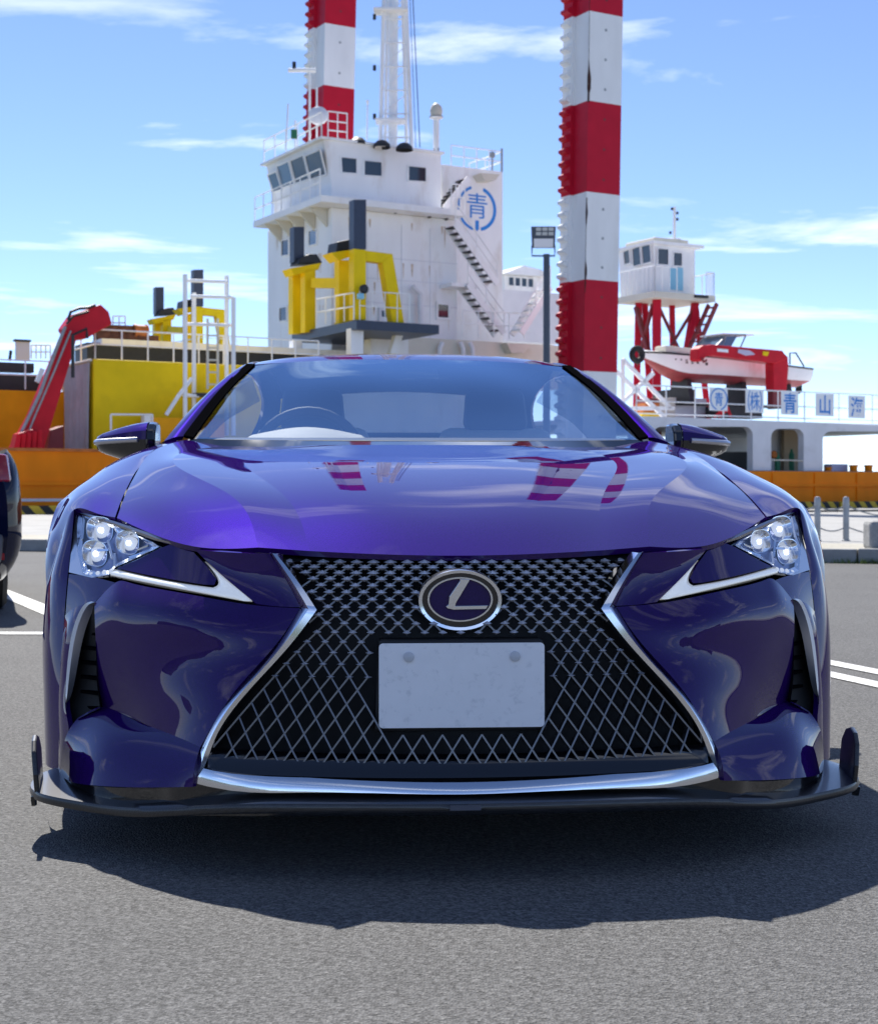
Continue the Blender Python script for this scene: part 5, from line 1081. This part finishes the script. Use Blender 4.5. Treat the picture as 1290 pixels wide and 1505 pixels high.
panel('tail', [[(-x, y, z) for x, y, z in r[:0:-1]] + r for r in bt], PP, car, n=6, lip=.01)
MB().box(-.78, .78, .62, 4.45, .13, .42).build('floor_pan', 'matt_black', car)
MB().box(-.60, .60, .20, .62, .14, .52).build('engine_bay', 'matt_black', car)
tray = [(0, .0), (.5, .06), (.66, .17), (.80, .31), (.848, .42), (.85, .60)]
MB().slab([V(x, y, .118) for x, y in tray] + [V(-x, y, .118) for x, y in tray[:0:-1]], (0, 0, .005)).box(-.845, -.60, .46, .575, .12, .22).box(.60, .845, .46, .575, .12, .22).build('added_under_tray', 'matt_black', car)  # unseen tray, widened to block sunlight leaking between bumper and splitter
# ---- cabin
dsh = [[(-.70, 1.86, .905), (-.3, 1.75, .905), (.3, 1.75, .905), (.70, 1.86, .905)], [(-.72, 2.05, .925), (-.3, 2.0, .925), (.3, 2.0, .925), (.72, 2.05, .925)], [(-.72, 2.2, .86), (-.3, 2.2, .87), (.3, 2.2, .87), (.72, 2.2, .86)], [(-.7, 2.2, .6), (-.3, 2.2, .6), (.3, 2.2, .6), (.7, 2.2, .6)]]
panel('dashboard', dsh, 'leather_dark', car, n=4, lip=0)
n = 32; c = V(-.36, 2.28, .855)
sw = MB().tube([c + V(math.cos(2 * math.pi * k / n) * .185, math.sin(2 * math.pi * k / n) * .05, math.sin(2 * math.pi * k / n) * .175) for k in range(n)], .018, 10, closed=True).build('steering_wheel', 'leather_dark', car, smooth=True)
MB().lathe(c + V(0, -.02, 0), (0, 1, -.3), [(-.03, 0), (-.03, .07), (.03, .075), (.03, 0)], 20).beam(c + V(-.17, 0, 0), c + V(.17, 0, 0), .04, .05).build('wheel_hub', 'leather_dark', sw)
hb = [[(-.56, 1.98, .918), (-.36, 1.93, .922), (-.16, 1.98, .918)], [(-.54, 2.06, .938), (-.36, 2.04, .962), (-.18, 2.06, .938)], [(-.54, 2.16, .925), (-.36, 2.16, .955), (-.18, 2.16, .925)]]
panel('instrument_hood', hb, 'leather_cream', car, n=6, lip=.01)
for xs in (-.36, .36):
    sb = MB().slab([(xs - .25, 2.72, .45), (xs + .25, 2.72, .45), (xs + .22, 2.95, 1.0), (xs - .22, 2.95, 1.0)], (0, .10, .0)).build('seat', 'leather_cream', car, bevel=.04, smooth=True)
    MB().slab([(xs - .13, 2.93, .99), (xs + .13, 2.93, .99), (xs + .115, 2.97, 1.155), (xs - .115, 2.97, 1.155)], (0, .08, 0)).build('headrest', 'leather_dark', sb, bevel=.03, smooth=True)
    MB().box(xs - .26, xs + .26, 2.35, 2.85, .42, .55).build('seat_cushion', 'leather_cream', sb, bevel=.04)
MB().box(-.6, .6, 3.45, 3.6, .5, 1.0).build('rear_seat', 'leather_dark', car, bevel=.04)
panel('headlining', [[(-.54, 2.5, 1.19), (0, 2.48, 1.205), (.54, 2.5, 1.19)], [(-.52, 3.0, 1.22), (0, 3.0, 1.25), (.52, 3.0, 1.22)], [(-.5, 3.65, 1.15), (0, 3.65, 1.185), (.5, 3.65, 1.15)]], 'leather_dark', car, n=4, lip=0)
MB().slab([(-.105, 2.44, 1.150), (.105, 2.44, 1.150), (.095, 2.44, 1.192), (-.095, 2.44, 1.192)], (0, .03, .005)).build('rear_view_mirror', 'leather_dark', car, bevel=.01)
# ---- grille: frame, backing, lattice
def gy(x, z):
    t = np.interp(z, (.15, .51, .62), (-.045, .032, .104)); k = np.interp(z, (.15, .51, .62), (.24, .40, .50)); return float(t + k * x * x)
edge = [(.615, .362), (.560, .316), (.513, .285), (.455, .334), (.400, .384), (.318, .456), (.262, .488), (.222, .503)]
def xb(z): return float(np.interp(z, [e[0] for e in edge][::-1], [e[1] for e in edge][::-1]))
G = [[V(xb(z) * t * 1.02, gy(xb(z) * t, z) + .075, z) for t in np.linspace(-1, 1, 13)] for z in np.linspace(.18, .630, 16)]
grille = MB().grid(G).build('grille', 'matt_black', car, smooth=True)
out_p = [(.387, .100, .627), (.350, .080, .568), (.322, .064, .517), (.360, .056, .458), (.404, .050, .401), (.474, .044, .320), (.508, .038, .26), (.526, .028, .21), (.532, .020, .172), (.50, .008, .166), (.30, -.030, .160), (0, -.052, .157)]
in_p = [(.372, .082, .625), (.322, .060, .562), (.289, .046, .513), (.336, .038, .451), (.386, .034, .395), (.457, .030, .314), (.491, .026, .258), (.506, .020, .217), (.513, .018, .201), (.490, .010, .197), (.30, -.020, .187), (0, -.038, .181)]
mid = []
for k, (a, b) in enumerate(zip(out_p, in_p)):
    a = np.array(a); b = np.array(b); q = (a + b) / 2 + np.array((0, -.010 if k < 8 else -.004, 0)); mid.append(tuple(q))
G = [[], [], [], []]
for k in range(12):
    a, m_, b = out_p[k], mid[k], in_p[k]; G[0].append((a[0], a[1] + .015, a[2])); G[1].append(a); G[2].append(m_); G[3].append(b)
G.append([(p[0] * .985, p[1] + .05, p[2] + (.0 if k < 8 else .004)) for k, p in enumerate(in_p)])
G = np.array(G, float).transpose(1, 0, 2)
halfL = np.concatenate([G, (G * np.array((-1, 1, 1)))[::-1][1:]])
Q = along0(halfL, 5, [2, 8, 14, 20], (0, 0))
fr = MB().grid([[V(*p) for p in r] for r in Q]).build('grille_frame', 'chrome', grille, smooth=True, angle=40)
# upper black gap under the bonnet
MB().grid([[V(x, .108 + .3 * x * x, .606), V(x, .135 + .3 * x * x, .618)] for x in np.linspace(-.39, .39, 15)]).build('bonnet_seal', 'matt_black', grille, smooth=True)
rows = [.606]; 
while rows[-1] > .235: rows.append(rows[-1] - float(np.interp(rows[-1], (.22, .30, .40, .50, .61), (.0315, .030, .025, .0165, .0105))))
def node(i, j):
    z = rows[j]; pitch = .0345 * float(np.interp(z, (.22, .42, .62), (1.16, 1.06, 1.0))); x = (i + (.5 if j % 2 else 0)) * pitch
    return x, z
mbar = MB(); stud = MB()
for j in range(len(rows)):
    for i in range(-18, 19):
        x, z = node(i, j)
        if abs(x) > xb(z) - .004: continue
        if abs(x) < .172 and .272 < z < .462: continue
        if (x / .084) ** 2 + ((z - .532) / .060) ** 2 < 1: continue
        y = gy(x, z); t = float(np.interp(z, (.22, .36, .46, .61), (0, 0, .75, 1)))
        if t > .05:           # swollen node of the upper lattice
            a, b, dd = .0085 + .0055 * float(np.interp(z, (.45, .6), (0, 1))), .0046 * t + .0014, .011
            P = V(x, y - .0015, z); q = [P + V(-a, 0, 0), P + V(0, 0, -b), P + V(a, 0, 0), P + V(0, 0, b), P + V(-a * .35, -dd, -b * .1), P + V(a * .35, -dd, -b * .1)]
            stud.add(q, [(0, 1, 4), (1, 5, 4), (1, 2, 5), (2, 3, 5), (3, 4, 5), (3, 0, 4)])
        if j + 1 < len(rows):
            for di in ((0, -1) if j % 2 == 0 else (0, 1)):
                x2, z2 = node(i + di, j + 1)
                if abs(x2) > xb(z2) + .006: continue
                if abs(x2) < .172 and .272 < z2 < .462: continue
                w_ = .0034; dep = .012 + .020 * (1 - t)
                a = V(x, y + .001, z); b = V(x2, gy(x2, z2) + .001, z2); d = (b - a).normalized(); pr = V(-d.z, 0, d.x) * w_ * .5
                mbar.slab([a - pr, a + pr, b + pr, b - pr], (0, dep, -.004))
mbar.build('grille_lattice', 'mesh_metal', grille); tag(stud.build('grille_studs', 'stud_metal', grille), kind='stuff')
MB().slab([(-.165, .012, .455), (.165, .012, .455), (.175, .005, .272), (-.175, .005, .272)], (0, .05, 0)).build('plate_bracket', 'matt_black', grille, bevel=.006)
G = [[V(x, gy(x, .225) + .022, .228 + .006 * (x / .5) ** 2), V(x, gy(x, .2) + .004, .214 + .004 * (x / .5) ** 2), V(x, gy(x, .18) - .006, .188 + .004 * (x / .5) ** 2)] for x in np.linspace(-.505, .505, 25)]
MB().grid(G).build('radar_strip', 'gloss_black', grille, smooth=True)
# ---- badge
eb = empty('badge', (0, .038, 0), None, None); eb.parent = car; eb.pop('label', None); ORG[eb.as_pointer()] = Vector((0, 0, 0))
def ell(a, b, y, cx=0, cz=.532, n=48): return [V(cx + a * math.cos(2 * math.pi * k / n), y, cz + b * math.sin(2 * math.pi * k / n)) for k in range(n)]
MB().grid([ell(.087, .0635, .030), ell(.087, .0635, .006), ell(.084, .0608, -.004), ell(.077, .055, -.003), ell(.075, .0535, .006)], closed=True).build('badge_rim', 'chrome', eb, smooth=True, angle=50)
MB().add(ell(.076, .0545, .004), [tuple(range(48))]).build('badge_face', 'gloss_black', eb)
MB().grid([ell(.0665, .0455, .003, cz=.5335), ell(.0660, .0450, -.003, cz=.5335), ell(.0625, .0422, -.003, cz=.5335), ell(.0615, .0418, .003, cz=.5335)], closed=True).build('badge_ring', 'chrome', eb, smooth=True, angle=40)
MB().add(ell(.0625, .0425, .0025, cz=.5335), [tuple(range(48))]).build('badge_inlay', 'purple_dark', eb)
Lp = [(-.029, .5195), (-.0255, .5155), (-.012, .5125), (.052, .5135), (.057, .5215), (-.010, .5205), (-.009, .526), (.018, .5705), (.019, .5745), (-.001, .5755), (-.0005, .571), (-.022, .540), (-.0235, .5235)]
MB().slab([V(x, -.0035, z) for x, z in Lp], (0, .008, 0)).build('badge_letter', 'chrome', eb, bevel=.001)
# ---- number plate
pl = MB(); rr = .008; pts = []
for (cxx, czz, a0) in ((.157, .442, 0), (-.157, .442, 90), (-.157, .290, 180), (.157, .290, 270)):
    for k in range(5): a = R(a0 + 22.5 * k); pts.append(V(cxx + rr * math.cos(a), -.012, czz + rr * math.sin(a)))
plate = pl.slab(pts, (0, .004, 0)).build('number_plate', 'plate_white', car)
for x in (-.106, .106): MB().lathe((x, -.0125, .423), (0, -1, 0), [(0, .0105), (.004, .010), (.0055, .006), (.006, 0)], 18).build('plate_cap', 'plate_mark', plate, smooth=True)
# ---- front splitter with winglets
sp_in = [(0, .05), (.3, .06), (.53, .08), (.68, .18), (.80, .32), (.85, .42), (.86, .52)]
sp_out = [(0, -.100), (.28, -.082), (.50, -.030), (.66, .070), (.79, .165), (.895, .255), (.918, .42)]
zt_ = [.150, .150, .140, .116, .112, .117, .122]; zb_ = [.128, .126, .116, .092, .088, .094, .102]
G = []
for (xi, yi), (xo, yo), a, b in zip(sp_in, sp_out, zt_, zb_):
    G.append([(xi, yi, a + .006), (xi + (xo - xi) * .6, yi + (yo - yi) * .6, a + .001), (xo * .998, yo + .004, a - .003), (xo, yo, (a + b) / 2), (xo * .998, yo + .004, b + .002), (xi, yi, b)])
G = np.array(G, float); full_ = np.concatenate([(G * np.array((-1, 1, 1)))[::-1][:-1], G]); Q = along0(full_, 6, [], (0, 0))
spl = MB().grid([[V(*p) for p in r] for r in Q]).build('front_splitter', 'carbon', car, smooth=True, angle=50)
for s in (-1, 1):
    wo = [(.880, .252, .110), (.882, .248, .150), (.889, .262, .196), (.894, .29, .216), (.900, .33, .222), (.905, .375, .212), (.907, .41, .184), (.906, .425, .115)]
    MB().slab([V(s * x, y, z) for x, y, z in wo], (s * .011, -.001, -.001)).build('winglet', 'carbon', spl, bevel=.0035)
    MB().slab([V(s * x, y, z) for x, y, z in ((.893, .262, .10), (.896, .30, .10), (.896, .305, .074), (.894, .275, .078))], (s * .008, 0, 0)).build('winglet_foot', 'carbon', spl)
for s in (-1, 1):
    va = np.array([(.0, .0, .158), (.30, .012, .160), (.533, .030, .168), (.60, .068, .160), (.68, .128, .150), (.76, .204, .140), (.822, .305, .128), (.868, .42, .122)]); vb = va * np.array((1, 1, 0)) + np.array((0, .004, .104))
    Qa = nspline(va, np.linspace(0, 1, 8), np.linspace(0, 1, 40)); Qb = nspline(vb, np.linspace(0, 1, 8), np.linspace(0, 1, 40))
    MB().grid([[V(s * p[0], p[1], p[2]) for p in Qa], [V(s * p[0], p[1], p[2]) for p in Qb]]).build('lower_valance', 'gloss_black', car, smooth=True)
MB().slab([(-.030, -.1035, .136), (.030, -.1035, .136), (.030, -.1020, .1455), (-.030, -.1020, .1455)], (0, .003, 0)).build('maker_tag', 'maker_grey', spl)

# ------------------------------------------------------------------ dark blue car parked at the left edge, tail towards us
paint_mat('navy_paint', (.004, .007, .028), .0)
mat('grey_bumper', (.10, .10, .11), .5)
mat('tail_red', (.35, .01, .015), .15, coat=1.)
lc = empty('hatchback', (-3.335, 8.80, 0), 'dark navy hatchback parked at the left edge, tail lamp showing', 'car', rz=R(18))
hw = .88
bd = []
for y, zt, wt, wm in ((0.0, .92, .74, .80), (.06, .97, .80, .855), (.35, 1.0, .80, hw), (1.6, 1.0, .80, hw), (3.0, .98, .80, hw), (3.9, .86, .72, .84), (4.1, .62, .60, .76)):
    bd.append([(-wt, y + .1, zt), (-wm, y, zt - .14), (-wm - .02, y, .62), (-wm, y, .36), (-wm + .08, y + .05, .22), (wm - .08, y + .05, .22), (wm, y, .36), (wm + .02, y, .62), (wm, y, zt - .14), (wt, y + .1, zt)])
G = refine(bd, 4)
mb = MB().grid([[V(*p) for p in r] for r in G]); mb.slab([V(*p) for p in G[0]], (0, .01, 0)); mb.build('body', 'navy_paint', lc, smooth=True)
cb = [[(-.78, .15, .98), (-.62, .35, 1.38), (0, .32, 1.45), (.62, .35, 1.38), (.78, .15, .98)], [(-.79, 1.2, 1.0), (-.62, 1.2, 1.43), (0, 1.2, 1.50), (.62, 1.2, 1.43), (.79, 1.2, 1.0)], [(-.79, 2.2, 1.0), (-.60, 2.1, 1.40), (0, 2.05, 1.46), (.60, 2.1, 1.40), (.79, 2.2, 1.0)], [(-.76, 3.0, .97), (-.70, 2.9, 1.0), (0, 2.95, 1.02), (.70, 2.9, 1.0), (.76, 3.0, .97)]]
MB().grid([[V(*p) for p in r] for r in refine(cb, 4, cr_cols=(1, 3))]).build('cabin', 'dark_glass', lc, smooth=True)
MB().slab([V(-.6, .33, 1.0), V(.6, .33, 1.0), V(.5, .40, 1.34), V(-.5, .40, 1.34)], (0, -.06, .0)).build('rear_window', 'dark_glass', lc, bevel=.02)
for s in (-1, 1):
    MB().slab([V(s * .60, -.005, .80), V(s * .84, .01, .80), V(s * .815, .05, .97), V(s * .66, .06, .97)], (s * .02, .14, 0)).build('tail_lamp', 'tail_red', lc, bevel=.02, smooth=True)
    MB().slab([V(s * .62, -.03, .34), V(s * .80, -.01, .34), V(s * .80, -.01, .38), V(s * .62, -.03, .38)], (0, .05, 0)).build('reflector', 'tail_red', lc)
    for y in (.75, 3.3):
        w_ = empty('wheel', (s * .74, y, .31), None, None); w_.parent = lc; ORG[w_.as_pointer()] = Vector((0, 0, 0))
        MB().lathe((0, 0, 0), (s, 0, 0), [(-.10, .2), (-.1, .28), (-.07, .31), (.07, .31), (.1, .28), (.1, .2)], 32).build('tyre', 'tyre_rubber', w_, smooth=True)
        MB().lathe((0, 0, 0), (s, 0, 0), [(.08, .2), (.06, .12), (.08, 0)], 24).build('rim', 'rim_metal', w_, smooth=True)
MB().slab([V(-.78, -.06, .30), V(.78, -.06, .30), V(.80, -.04, .50), V(-.80, -.04, .50)], (0, .16, 0)).build('rear_bumper', 'grey_bumper', lc, bevel=.04, smooth=True)
